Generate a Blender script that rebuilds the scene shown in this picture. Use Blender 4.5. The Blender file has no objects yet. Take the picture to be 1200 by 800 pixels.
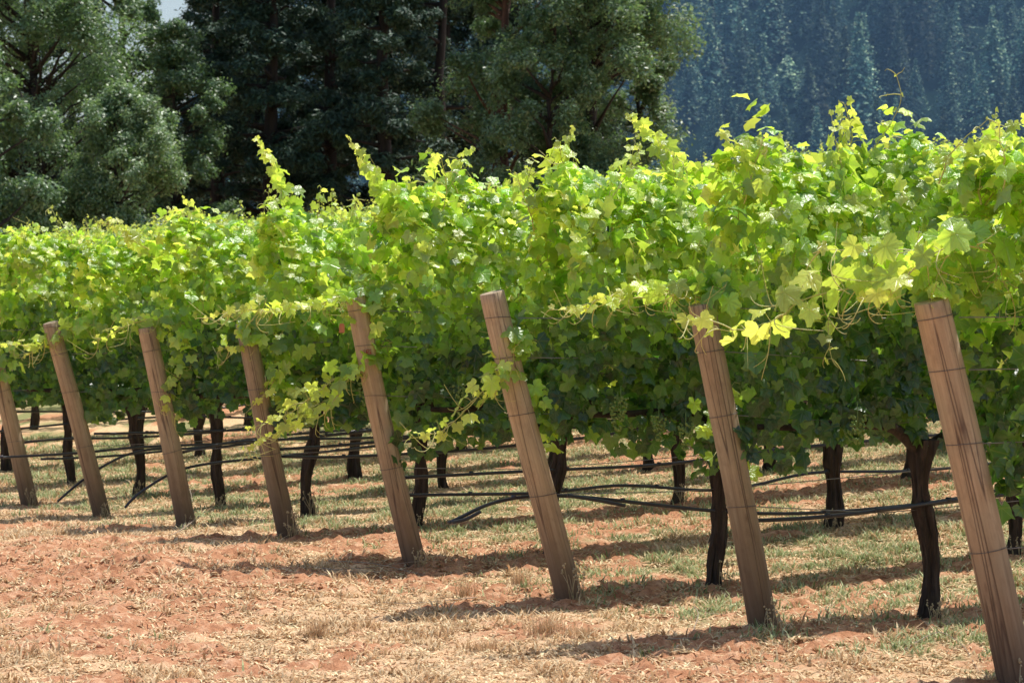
import bpy, math, random
import numpy as np
from mathutils import Vector

# ------------------------------------------------------------------ basics
sc = bpy.context.scene
col = sc.collection
RNG = np.random.default_rng(7)
random.seed(7)
EYE = 1.63
FPX = 3000.0                       # focal length in 1200-px-wide pixels
E = np.array([-0.4763, 0.8793])    # direction from one row end to the next
R = np.array([0.8793, 0.4763])     # direction along the rows
A0 = np.array([2.35, 11.9])        # foot of the nearest end post
STEP = 2.112
ROWROT = math.atan2(R[1], R[0])
ROWN = ['nearest', 'second', 'third', 'fourth', 'fifth', 'sixth', 'seventh', 'eighth', 'ninth', 'tenth', 'eleventh', 'twelfth', 'thirteenth']
ORD = ['first', 'second', 'third', 'fourth', 'fifth', 'sixth', 'seventh', 'eighth', 'ninth', 'tenth', 'eleventh', 'twelfth', 'thirteenth', 'fourteenth', 'fifteenth', 'sixteenth']

def tag(o, label=None, cat=None, group=None, kind=None):
    if label: o['label'] = label
    if cat: o['category'] = cat
    if group: o['group'] = group
    if kind: o['kind'] = kind
    return o

def empty(name, loc, rz=0.0, parent=None):
    o = bpy.data.objects.new(name, None)
    o.empty_display_size = 0.1
    col.objects.link(o)
    o.location = loc
    o.rotation_euler = (0, 0, rz)
    o.parent = parent
    return o

def link(name, me, parent=None, loc=(0, 0, 0), rz=0.0, sc_=1.0):
    o = bpy.data.objects.new(name, me)
    col.objects.link(o)
    o.parent = parent
    o.location = loc
    o.rotation_euler = (0, 0, rz)
    if sc_ != 1.0:
        o.scale = (sc_, sc_, sc_) if not isinstance(sc_, tuple) else sc_
    return o

# ------------------------------------------------------------------ numpy noise
def _hash(ix, iy, iz, seed):
    h = (ix * 374761393 + iy * 668265263 + iz * 2147483647 + seed * 974634777) & 0xFFFFFFFF
    h = ((h ^ (h >> 13)) * 1274126177) & 0xFFFFFFFF
    h = h ^ (h >> 16)
    return (h & 0xFFFFFF) / float(0xFFFFFF)

def vnoise(x, y, z=0.0, seed=0):
    x = np.asarray(x, float); y = np.asarray(y, float)
    z = np.asarray(z, float) + np.zeros_like(x)
    ix = np.floor(x).astype(np.int64); iy = np.floor(y).astype(np.int64); iz = np.floor(z).astype(np.int64)
    fx = x - ix; fy = y - iy; fz = z - iz
    fx = fx * fx * (3 - 2 * fx); fy = fy * fy * (3 - 2 * fy); fz = fz * fz * (3 - 2 * fz)
    out = 0
    for dx in (0, 1):
        wx = fx if dx else 1 - fx
        for dy in (0, 1):
            wy = fy if dy else 1 - fy
            for dz in (0, 1):
                wz = fz if dz else 1 - fz
                out = out + wx * wy * wz * _hash(ix + dx, iy + dy, iz + dz, seed)
    return out

def fbm(x, y, z=0.0, seed=0, oct=4):
    s = 0; a = 0.5; t = 0; f = 1.0
    for k in range(oct):
        s = s + a * vnoise(np.asarray(x) * f, np.asarray(y) * f, np.asarray(z) * f, seed + k * 17)
        t += a; a *= 0.5; f *= 2.03
    return s / t

def sstep(a, b, x):
    t = np.clip((x - a) / (b - a), 0, 1)
    return t * t * (3 - 2 * t)

# ------------------------------------------------------------------ terrain
def ab(x, y):
    dx = np.asarray(x, float) - A0[0]; dy = np.asarray(y, float) - A0[1]
    return dx * E[0] + dy * E[1], dx * R[0] + dy * R[1]

MOUNDS = [(100, 662, .8, .03), (90, 690, .9, .02), (250, 668, .7, .03), (1000, 735, .7, .02), (880, 765, .6, .02), (760, 690, .5, .02), (180, 683, .45, .07), (425, 662, .30, .06), (20, 672, .4, .07), (60, 640, .35, .05), (300, 655, .3, .04),
          (950, 750, .5, .04), (640, 745, .4, .03), (800, 770, .5, .035), (340, 690, .5, .05), (120, 735, .6, .04), (250, 712, .5, .04), (700, 700, .5, .04), (505, 665, .2, .04)]

def base_h(x, y):
    a, b = ab(x, y)
    bb = np.clip(b, 0, 28)
    z = 0.035 * bb + 0.0026 * bb ** 2
    z = z - 0.015 * np.clip(-b, 0, 6)
    z = z + 0.02 * np.clip(a - 16, 0, 46)
    z = z + 0.11 * np.exp(-((a - 8.7) / 2.6) ** 2)
    return z

def pix_ground(px, py):
    """the point of the ground that lies under a direction seen from the gate where the camera stands"""
    d = 12.0
    for _ in range(30):
        x = (px - 600) * d / FPX
        z = float(base_h(x, d))
        d = 0.5 * d + 0.5 * (EYE - z) * FPX / (py - 395.0)
    return (px - 600) * d / FPX, d
MG = [pix_ground(px, py) + (r, h) for px, py, r, h in MOUNDS]

def ground_h(x, y):
    x = np.asarray(x, float); y = np.asarray(y, float)
    z = base_h(x, y)
    near = 1 - sstep(34, 60, y)
    a, b = ab(x, y)
    z = z + near * (0.05 * (fbm(x * .9, y * .9, seed=3, oct=3) - .5) + 0.045 * (fbm(x * 4, y * 4, seed=9, oct=3) - .5))
    for mx, my, r, h in MG:
        q = np.exp(-(((x - mx) / r) ** 2 + ((y - my) / (r * 1.3)) ** 2))
        z = z + h * q * (0.5 + 1.0 * fbm(x * 9, y * 9, seed=21, oct=2))
    return z

def gh(x, y):
    return float(ground_h(np.array([x]), np.array([y]))[0])

def row_pt(k, b):
    p = A0 + E * STEP * k + R * b
    return float(p[0]), float(p[1])

def masks(x, y):
    """dry straw, green grass, bare soil weights"""
    a, b = ab(x, y)
    ph = (a / STEP) - np.round(a / STEP)
    under = np.exp(-((ph + 0.06) / 0.17) ** 2) * sstep(-0.9, 0.1, b)
    n1 = fbm(x * .55, y * .55, seed=31, oct=4)
    n2 = fbm(x * 1.7, y * 1.7, seed=41, oct=4)
    n3 = fbm(x * 3.1, y * 3.1, seed=51, oct=3)
    soil = sstep(.485, .585, 0.55 * n1 + .035 * sstep(.5, -1.0, b) + .45 * n2 + 0.17 * under * (1 - sstep(17, 24, y)))
    for mx, my, r, h in MG:
        soil = np.maximum(soil, np.exp(-(((x - mx) / (r * 1.1)) ** 2 + ((y - my) / (r * 1.5)) ** 2)) * 1.1)
    soil = np.clip(soil, 0, 1)
    green = sstep(.50, .68, n3 * .4 + n2 * .35 + n1 * .1 + .16 * sstep(-.4, .6, b) * (1 - under * .6) - .06 * sstep(20, 27, y) * 0 - 0.11 * sstep(0.2, -1.2, b) + .085)
    green = green * (1 - .75 * soil)
    dry = np.clip(1 - .8 * soil - .55 * green, 0, 1)
    return dry, green, soil

# ------------------------------------------------------------------ mesh builder (triangles only)
class MB:
    def __init__(s):
        s.v = []; s.f = []; s.c = []; s.l = []; s.m = []; s.n = 0
    def add(s, v, f, c=(0.5, 0.5, 0.5), l=None, m=0):
        v = np.asarray(v, float).reshape(-1, 3); f = np.asarray(f, np.int64).reshape(-1, 3)
        c = np.broadcast_to(np.asarray(c, float), (len(v), 3))
        if l is None: l = np.zeros((len(v), 3))
        s.v.append(v); s.f.append(f + s.n); s.c.append(c); s.l.append(np.broadcast_to(l, (len(v), 3)))
        s.m.append(np.full(len(f), m, np.int32)); s.n += len(v)
    def tube(s, pts, rad, sides=6, c=(.5, .5, .5), m=0, cap=True, bark=0.0, seed=0):
        P = np.asarray(pts, float); n = len(P)
        rad = np.broadcast_to(np.asarray(rad, float), (n,))
        T = np.gradient(P, axis=0)
        T /= np.linalg.norm(T, axis=1)[:, None] + 1e-9
        ref = np.array([0.0, 0, 1]) if abs(T[0][2]) < .8 else np.array([0.0, 1, 0])
        U = []
        u = np.cross(T[0], ref); u /= np.linalg.norm(u) + 1e-9
        for t in T:
            u = u - t * np.dot(u, t); u /= np.linalg.norm(u) + 1e-9
            U.append(u.copy())
        U = np.array(U); W = np.cross(T, U)
        an = np.linspace(0, 2 * math.pi, sides, endpoint=False)
        rr = rad[:, None] * np.ones(sides)[None]
        if bark:
            ii = np.arange(n)[:, None] * .22; 
            nn = fbm(np.cos(an)[None] * 2.6 + 10 + ii * 0, np.sin(an)[None] * 2.6 + 10 + ii * 0, ii + np.zeros((1, sides)), seed=seed, oct=3)
            n2 = vnoise(an[None] * 6 + 0 * ii, ii * 2 + 0 * an[None], seed=seed + 5)
            rr = rr * (1 + bark * (nn - .5) * 2 + bark * .5 * (n2 - .5))
        V = P[:, None, :] + rr[..., None] * (np.cos(an)[None, :, None] * U[:, None, :] + np.sin(an)[None, :, None] * W[:, None, :])
        i = np.arange(n - 1)[:, None] * sides; j = np.arange(sides)[None]; j2 = (j + 1) % sides
        a_ = i + j; b_ = i + j2; c_ = i + sides + j2; d_ = i + sides + j
        F = np.concatenate([np.stack([a_, b_, c_], -1).reshape(-1, 3), np.stack([a_, c_, d_], -1).reshape(-1, 3)])
        V = V.reshape(-1, 3)
        if cap:
            k = len(V)
            V = np.concatenate([V, P[:1], P[-1:]])
            jj = np.arange(sides); jn = (jj + 1) % sides
            F = np.concatenate([F, np.stack([np.full(sides, k), jn, jj], -1),
                                np.stack([np.full(sides, k + 1), (n - 1) * sides + jj, (n - 1) * sides + jn], -1)])
        s.add(V, F, c, None, m)
    def mesh(s, name, mats, smooth=True):
        v = np.concatenate(s.v); f = np.concatenate(s.f); c = np.concatenate(s.c); l = np.concatenate(s.l); m = np.concatenate(s.m)
        me = bpy.data.meshes.new(name)
        me.vertices.add(len(v)); me.vertices.foreach_set('co', v.astype(np.float32).ravel())
        me.loops.add(len(f) * 3); me.loops.foreach_set('vertex_index', f.astype(np.int32).ravel())
        me.polygons.add(len(f)); me.polygons.foreach_set('loop_start', (np.arange(len(f)) * 3).astype(np.int32))
        me.polygons.foreach_set('loop_total', np.full(len(f), 3, np.int32))
        me.polygons.foreach_set('material_index', m)
        me.update(calc_edges=True)
        at = me.attributes.new('tint', 'FLOAT_VECTOR', 'POINT'); at.data.foreach_set('vector', c.astype(np.float32).ravel())
        at = me.attributes.new('leafco', 'FLOAT_VECTOR', 'POINT'); at.data.foreach_set('vector', l.astype(np.float32).ravel())
        me.polygons.foreach_set('use_smooth', np.full(len(f), smooth))
        for mt in mats: me.materials.append(mt)
        me.validate()
        return me

# ------------------------------------------------------------------ materials
def mat(name):
    m = bpy.data.materials.new(name); m.use_nodes = True
    nt = m.node_tree; nt.nodes.clear()
    out = nt.nodes.new('ShaderNodeOutputMaterial')
    return m, nt, out
def N(nt, t, **kw):
    n = nt.nodes.new(t)
    for k, v in kw.items(): setattr(n, k, v)
    return n
def L(nt, a, b): nt.links.new(a, b)
def val(nt, op, a, b=None, c=None, clamp=False):
    n = N(nt, 'ShaderNodeMath', operation=op); n.use_clamp = clamp
    for i, x in enumerate((a, b, c)):
        if x is None: continue
        if hasattr(x, 'links') or hasattr(x, 'is_linked'): L(nt, x, n.inputs[i])
        else: n.inputs[i].default_value = x
    return n.outputs[0]
def mixc(nt, fac, a, b, blend='MIX'):
    n = N(nt, 'ShaderNodeMix', data_type='RGBA', blend_type=blend)
    for s, x in ((n.inputs[0], fac), (n.inputs[6], a), (n.inputs[7], b)):
        if hasattr(x, 'is_linked'): L(nt, x, s)
        elif isinstance(x, (int, float)): s.default_value = x
        else: s.default_value = (*x, 1)
    return n.outputs[2]
def ramp(nt, fac, stops):
    n = N(nt, 'ShaderNodeValToRGB'); L(nt, fac, n.inputs[0])
    el = n.color_ramp.elements
    while len(el) < len(stops): el.new(.5)
    for e, (p, c) in zip(el, stops):
        e.position = p; e.color = (*c, 1) if len(c) == 3 else c
    return n.outputs[0]
def noise(nt, vec, scale, detail=4, rough=.55, dist=0.0):
    n = N(nt, 'ShaderNodeTexNoise'); n.inputs['Scale'].default_value = scale
    n.inputs['Detail'].default_value = detail; n.inputs['Roughness'].default_value = rough
    n.inputs['Distortion'].default_value = dist
    if vec is not None: L(nt, vec, n.inputs['Vector'])
    return n.outputs[0]
def mapping(nt, vec, scale=(1, 1, 1), loc=(0, 0, 0)):
    n = N(nt, 'ShaderNodeMapping'); n.inputs['Scale'].default_value = scale; n.inputs['Location'].default_value = loc
    L(nt, vec, n.inputs[0]); return n.outputs[0]

def leaf_material(name, old_shaded, mid, young, trans, tfac=0.42, rough=.42, spec=.5, veins=True, tmul=1.0):
    """tint.x = leaf age mixed with painted light and shade, tint.y = random"""
    m, nt, out = mat(name)
    at = N(nt, 'ShaderNodeAttribute', attribute_name='tint')
    sp = N(nt, 'ShaderNodeSeparateXYZ'); L(nt, at.outputs['Vector'], sp.inputs[0])
    c = ramp(nt, sp.outputs[0], [(0.0, old_shaded), (.5, mid), (1.0, young)])
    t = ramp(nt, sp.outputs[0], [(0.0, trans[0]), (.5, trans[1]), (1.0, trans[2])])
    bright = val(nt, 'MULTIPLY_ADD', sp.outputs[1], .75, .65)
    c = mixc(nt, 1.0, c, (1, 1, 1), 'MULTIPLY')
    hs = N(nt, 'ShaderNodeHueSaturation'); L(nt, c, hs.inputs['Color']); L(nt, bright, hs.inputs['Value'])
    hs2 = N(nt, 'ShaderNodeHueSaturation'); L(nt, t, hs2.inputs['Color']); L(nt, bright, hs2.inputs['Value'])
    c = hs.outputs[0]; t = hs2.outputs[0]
    p = N(nt, 'ShaderNodeBsdfPrincipled')
    if veins:
        lc = N(nt, 'ShaderNodeAttribute', attribute_name='leafco')
        ls = N(nt, 'ShaderNodeSeparateXYZ'); L(nt, lc.outputs['Vector'], ls.inputs[0])
        ax = val(nt, 'ABSOLUTE', ls.outputs[0])
        ang = val(nt, 'ARCTAN2', ax, ls.outputs[1])
        rad = val(nt, 'SQRT', val(nt, 'ADD', val(nt, 'MULTIPLY', ax, ax), val(nt, 'MULTIPLY', ls.outputs[1], ls.outputs[1])))
        vs = None
        for a0 in (0.0, 0.95, 1.9):
            dd = val(nt, 'MULTIPLY', val(nt, 'ABSOLUTE', val(nt, 'SUBTRACT', ang, a0)), rad)
            v = val(nt, 'SUBTRACT', 1.0, val(nt, 'MULTIPLY', dd, 28.0), clamp=True)
            vs = v if vs is None else val(nt, 'MAXIMUM', vs, v)
        c = mixc(nt, val(nt, 'MULTIPLY', vs, .28), c, (.30, .38, .12))
        t = mixc(nt, val(nt, 'MULTIPLY', vs, .22), t, (.75, .8, .2))
        bp = N(nt, 'ShaderNodeBump'); bp.inputs['Strength'].default_value = .6; bp.inputs['Distance'].default_value = .01
        nz = noise(nt, lc.outputs['Vector'], 5.0, 3)
        L(nt, val(nt, 'SUBTRACT', nz, val(nt, 'MULTIPLY', vs, .5)), bp.inputs['Height'])
        L(nt, bp.outputs[0], p.inputs['Normal'])
    L(nt, c, p.inputs['Base Color']); p.inputs['Roughness'].default_value = rough
    p.inputs['Specular IOR Level'].default_value = spec; p.inputs['IOR'].default_value = 1.62 if veins else 1.5
    tr = N(nt, 'ShaderNodeBsdfTranslucent'); L(nt, t, tr.inputs[0])
    mx = N(nt, 'ShaderNodeMixShader'); mx.inputs[0].default_value = tfac
    L(nt, p.outputs[0], mx.inputs[1]); L(nt, tr.outputs[0], mx.inputs[2]); L(nt, mx.outputs[0], out.inputs[0])
    return m

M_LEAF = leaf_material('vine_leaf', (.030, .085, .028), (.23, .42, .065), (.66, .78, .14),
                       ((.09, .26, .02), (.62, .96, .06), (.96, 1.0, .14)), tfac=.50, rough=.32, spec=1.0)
M_FAR = leaf_material('vine_leaf_far', (.06, .15, .04), (.24, .41, .075), (.60, .70, .14),
                      ((.18, .38, .03), (.64, .95, .07), (.97, 1.0, .16)), tfac=.48, rough=.40, spec=.8, veins=False)

def stem_material():
    m, nt, out = mat('green_stem')
    p = N(nt, 'ShaderNodeBsdfPrincipled'); p.inputs['Base Color'].default_value = (.36, .36, .09, 1); p.inputs['Roughness'].default_value = .45
    g = N(nt, 'ShaderNodeNewGeometry'); nz = noise(nt, g.outputs['Position'], 30)
    L(nt, mixc(nt, nz, (.42, .46, .10), (.62, .52, .20)), p.inputs['Base Color'])
    L(nt, p.outputs[0], out.inputs[0]); return m
M_STEM = stem_material()

def bark_material(name, c1, c2, scale=(18, 18, 3), bump=.8):
    m, nt, out = mat(name)
    tc = N(nt, 'ShaderNodeTexCoord'); mp = mapping(nt, tc.outputs['Object'], scale)
    n1 = noise(nt, mp, 1.6, 8, .65, .4); n2 = noise(nt, tc.outputs['Object'], 4, 4)
    c = ramp(nt, n1, [(.3, c1), (.7, c2)])
    c = mixc(nt, val(nt, 'MULTIPLY', n2, .6), c, c1)
    p = N(nt, 'ShaderNodeBsdfPrincipled'); L(nt, c, p.inputs['Base Color']); p.inputs['Roughness'].default_value = .9
    bp = N(nt, 'ShaderNodeBump'); bp.inputs['Strength'].default_value = bump; bp.inputs['Distance'].default_value = .02
    L(nt, n1, bp.inputs['Height']); L(nt, bp.outputs[0], p.inputs['Normal'])
    L(nt, p.outputs[0], out.inputs[0]); return m
M_BARK = bark_material('vine_bark', (.014, .009, .007), (.10, .066, .048))
M_TREEBARK = bark_material('tree_bark', (.014, .012, .011), (.055, .045, .04), (4, 4, .8))
M_REDBARK = bark_material('smooth_red_bark', (.05, .025, .02), (.20, .11, .075), (3, 3, .8))

def wood_material():
    m, nt, out = mat('post_wood')
    wc = N(nt, 'ShaderNodeAttribute', attribute_name='leafco'); oi = N(nt, 'ShaderNodeObjectInfo')
    off = N(nt, 'ShaderNodeVectorMath', operation='ADD')
    cmb = N(nt, 'ShaderNodeCombineXYZ'); L(nt, val(nt, 'MULTIPLY', oi.outputs['Random'], 37.0), cmb.inputs[0]); L(nt, val(nt, 'MULTIPLY', oi.outputs['Random'], 11.0), cmb.inputs[2])
    L(nt, wc.outputs['Vector'], off.inputs[0]); L(nt, cmb.outputs[0], off.inputs[1])
    g = noise(nt, mapping(nt, off.outputs[0], (24, 24, .9)), 1.5, 8, .65, .35)
    g2 = noise(nt, mapping(nt, off.outputs[0], (48, 48, 1.6)), 1.5, 5, .7, .3)
    big = noise(nt, mapping(nt, off.outputs[0], (5, 5, 1.3)), 1.2, 4, .5)
    c = ramp(nt, g, [(.20, (.27, .19, .115)), (.5, (.49, .365, .24)), (.80, (.72, .59, .43))])
    c = mixc(nt, val(nt, 'MULTIPLY', big, .6), c, (.40, .245, .14))
    # grey-green weathering on some
    gw = val(nt, 'MULTIPLY', ramp(nt, noise(nt, off.outputs[0], 2.2, 3), [(.45, (0, 0, 0)), (.7, (1, 1, 1))]), .5)
    c = mixc(nt, gw, c, (.33, .30, .21))
    mot = noise(nt, mapping(nt, off.outputs[0], (14, 14, 7)), 1.5, 5, .65)
    c = mixc(nt, ramp(nt, mot, [(.50, (0, 0, 0)), (.72, (.6, .6, .6))]), c, (.27, .19, .12))
    # fine dark cracks running up the post
    cr = ramp(nt, noise(nt, mapping(nt, off.outputs[0], (7, 7, .16)), 1.4, 2, .5, .0), [(.49, (1, 1, 1)), (.50, (0, 0, 0)), (.51, (1, 1, 1))])
    crs = ramp(nt, g2, [(.36, (0, 0, 0)), (.50, (1, 1, 1))])
    # knots
    vo = N(nt, 'ShaderNodeTexVoronoi'); vo.inputs['Scale'].default_value = 1.0
    L(nt, mapping(nt, off.outputs[0], (9, 9, 3.4)), vo.inputs['Vector'])
    kn = ramp(nt, vo.outputs['Distance'], [(.04, (.4, .4, .4)), (.12, (1, 1, 1))])
    c = mixc(nt, val(nt, 'SUBTRACT', 1.0, kn), c, (.16, .085, .05))
    c = mixc(nt, val(nt, 'MULTIPLY', val(nt, 'SUBTRACT', 1.0, cr), .8), c, (.07, .04, .03))
    c = mixc(nt, val(nt, 'MULTIPLY', val(nt, 'SUBTRACT', 1.0, crs), .32), c, (.18, .12, .08))
    # canopy shade painted into the wood colour, darkest at the foot
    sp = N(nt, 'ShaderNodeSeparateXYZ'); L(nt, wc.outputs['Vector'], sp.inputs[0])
    foot_shade = ramp(nt, val(nt, 'ADD', sp.outputs[2], val(nt, 'MULTIPLY', big, .25)), [(.12, (1, 1, 1)), (.95, (0, 0, 0))])
    c = mixc(nt, val(nt, 'MULTIPLY', foot_shade, .80), c, (.11, .06, .04))
    c = mixc(nt, 1.0, c, mixc(nt, oi.outputs['Random'], (1.2, 1.18, 1.12), (.74, .76, .71)), 'MULTIPLY')
    p = N(nt, 'ShaderNodeBsdfPrincipled'); L(nt, c, p.inputs['Base Color']); p.inputs['Roughness'].default_value = .82
    bp = N(nt, 'ShaderNodeBump'); bp.inputs['Strength'].default_value = .7; bp.inputs['Distance'].default_value = .006
    L(nt, val(nt, 'ADD', g, val(nt, 'MULTIPLY', cr, 1.0)), bp.inputs['Height']); L(nt, bp.outputs[0], p.inputs['Normal'])
    L(nt, p.outputs[0], out.inputs[0]); return m
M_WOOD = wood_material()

def simple(name, c, rough=.6, metal=0.0, var=.25, scale=20, c2=None):
    m, nt, out = mat(name)
    tc = N(nt, 'ShaderNodeTexCoord'); nz = noise(nt, tc.outputs['Object'], scale)
    p = N(nt, 'ShaderNodeBsdfPrincipled'); p.inputs['Roughness'].default_value = rough; p.inputs['Metallic'].default_value = metal
    b = c2 or tuple(x * (1 - var) for x in c)
    L(nt, mixc(nt, nz, c, b), p.inputs['Base Color']); L(nt, p.outputs[0], out.inputs[0]); return m
M_WIRE = simple('galvanised_wire', (.30, .29, .28), .45, .7)
M_LOOP = simple('old_wire', (.17, .15, .14), .5, .5)
M_HOSE = simple('black_hose', (.018, .019, .024), .38, 0, .3, 6, (.05, .05, .06))
M_RUST = simple('rusty_steel', (.16, .05, .03), .7, .3)
M_TAGM = simple('orange_tag', (.55, .20, .08), .6)
M_MARK = simple('red_paint', (.42, .07, .03), .7)
M_GRAPE = simple('green_grape', (.20, .30, .07), .35, 0, .2, 50)
M_STRAW = simple('dry_straw', (.62, .48, .28), .8, 0, .35, 14)
M_TWIG = simple('dead_cane', (.42, .33, .25), .85, 0, .4, 12)
M_DEAD = simple('dead_leaf', (.50, .14, .05), .7)

def tint_material(name, rough=.8, tfac=.25):
    m, nt, out = mat(name)
    at = N(nt, 'ShaderNodeAttribute', attribute_name='tint')
    p = N(nt, 'ShaderNodeBsdfDiffuse'); L(nt, at.outputs['Vector'], p.inputs[0])
    tr = N(nt, 'ShaderNodeBsdfTranslucent'); L(nt, at.outputs['Vector'], tr.inputs[0])
    mx = N(nt, 'ShaderNodeMixShader'); mx.inputs[0].default_value = tfac
    L(nt, p.outputs[0], mx.inputs[1]); L(nt, tr.outputs[0], mx.inputs[2]); L(nt, mx.outputs[0], out.inputs[0]); return m
M_GRASS = tint_material('grass_blades')

def ground_material():
    m, nt, out = mat('vineyard_ground')
    at = N(nt, 'ShaderNodeAttribute', attribute_name='tint')
    sp = N(nt, 'ShaderNodeSeparateXYZ'); L(nt, at.outputs['Vector'], sp.inputs[0])
    g = N(nt, 'ShaderNodeNewGeometry'); pos = g.outputs['Position']
    n1 = noise(nt, pos, 9, 8, .7); n2 = noise(nt, pos, 38, 6, .75); n3 = noise(nt, pos, 2.3, 5)
    soil = ramp(nt, n1, [(.28, (.27, .11, .055)), (.5, (.54, .26, .14)), (.70, (.78, .49, .31))])
    soil = mixc(nt, ramp(nt, n2, [(.3, (1, 1, 1)), (.46, (0, 0, 0))]), soil, (.13, .055, .035))
    dry = ramp(nt, n2, [(.28, (.44, .25, .13)), (.48, (.78, .52, .30)), (.7, (.97, .78, .50))])
    dry = mixc(nt, val(nt, 'MULTIPLY', n3, .5), dry, (.50, .26, .16))
    gr = ramp(nt, n2, [(.3, (.14, .13, .06)), (.55, (.30, .29, .13)), (.75, (.48, .42, .24))])
    c = mixc(nt, ramp(nt, val(nt, 'ADD', sp.outputs[1], val(nt, 'MULTIPLY', val(nt, 'SUBTRACT', n1, .5), .8)), [(.35, (0, 0, 0)), (.8, (1, 1, 1))]), dry, gr)
    c = mixc(nt, ramp(nt, val(nt, 'ADD', sp.outputs[2], val(nt, 'MULTIPLY', val(nt, 'SUBTRACT', n1, .5), 1.1)), [(.3, (0, 0, 0)), (.7, (1, 1, 1))]), c, soil)
    p = N(nt, 'ShaderNodeBsdfPrincipled'); L(nt, c, p.inputs['Base Color']); p.inputs['Roughness'].default_value = .95
    p.inputs['Specular IOR Level'].default_value = .1
    bp = N(nt, 'ShaderNodeBump'); bp.inputs['Strength'].default_value = .9; bp.inputs['Distance'].default_value = .03
    L(nt, val(nt, 'ADD', n1, val(nt, 'MULTIPLY', n2, .6)), bp.inputs['Height']); L(nt, bp.outputs[0], p.inputs['Normal'])
    L(nt, p.outputs[0], out.inputs[0]); return m
M_GROUND = ground_material()

M_TREE = leaf_material('tree_leaf', (.065, .13, .075), (.16, .27, .14), (.50, .60, .38),
                       ((.11, .22, .06), (.22, .38, .10), (.42, .58, .2)), tfac=.36, rough=.42, spec=.9, veins=False)
M_PINE = leaf_material('pine_needles', (.032, .075, .055), (.065, .125, .085), (.17, .27, .18),
                       ((.03, .05, .02), (.05, .08, .03), (.08, .12, .05)), tfac=.15, rough=.55, spec=.3, veins=False)
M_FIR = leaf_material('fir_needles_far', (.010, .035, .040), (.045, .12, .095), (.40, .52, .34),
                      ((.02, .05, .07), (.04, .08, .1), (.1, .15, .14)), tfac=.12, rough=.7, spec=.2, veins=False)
def vary(m, lo, hi):
    nt = m.node_tree; oi = N(nt, 'ShaderNodeObjectInfo')
    v = val(nt, 'MULTIPLY_ADD', oi.outputs['Random'], hi - lo, lo)
    p = [n for n in nt.nodes if n.type == 'BSDF_PRINCIPLED'][0]
    src = p.inputs['Base Color'].links[0].from_socket
    h = N(nt, 'ShaderNodeHueSaturation'); L(nt, src, h.inputs['Color']); L(nt, v, h.inputs['Value']); L(nt, h.outputs[0], p.inputs['Base Color'])
vary(M_FIR, .25, 2.6)
M_HILL = tint_material('forest_floor')

# ------------------------------------------------------------------ ground
def build_ground():
    def axis(lo, hi, core_lo, core_hi, step, grow=1.18):
        c = list(np.arange(core_lo, core_hi + 1e-6, step))
        s = step; x = core_hi
        while x < hi: s *= grow; x += s; c.append(x)
        s = step; x = core_lo
        while x > lo: s *= grow; x -= s; c.insert(0, x)
        return np.array(c)
    xs = axis(-700, 700, -6.5, 7.5, .055); ys = axis(-60, 720, 10.8, 27, .06, 1.12)
    X, Y = np.meshgrid(xs, ys)
    Z = ground_h(X, Y)
    rough = .035 * (fbm(X * 11, Y * 11, seed=61, oct=3) - .5) + .022 * (_hash((X * 40).astype(np.int64), (Y * 33).astype(np.int64), 1, 3) - .5) * (1 - sstep(30, 50, Y))
    d, g, s_ = masks(X, Y)
    Z = Z + rough * (1 + 1.6 * s_)
    nx, ny = len(xs), len(ys)
    V = np.stack([X, Y, Z], -1).reshape(-1, 3)
    i = np.arange(ny - 1)[:, None] * nx + np.arange(nx - 1)[None]
    F = np.concatenate([np.stack([i, i + 1, i + nx + 1], -1).reshape(-1, 3), np.stack([i, i + nx + 1, i + nx], -1).reshape(-1, 3)])
    mb = MB(); mb.add(V, F, np.stack([d, g, s_], -1).reshape(-1, 3))
    tag(link('ground', mb.mesh('ground', [M_GROUND])), 'red soil vineyard ground with dry straw and patches of grass', None, None, 'structure')
build_ground()

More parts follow.
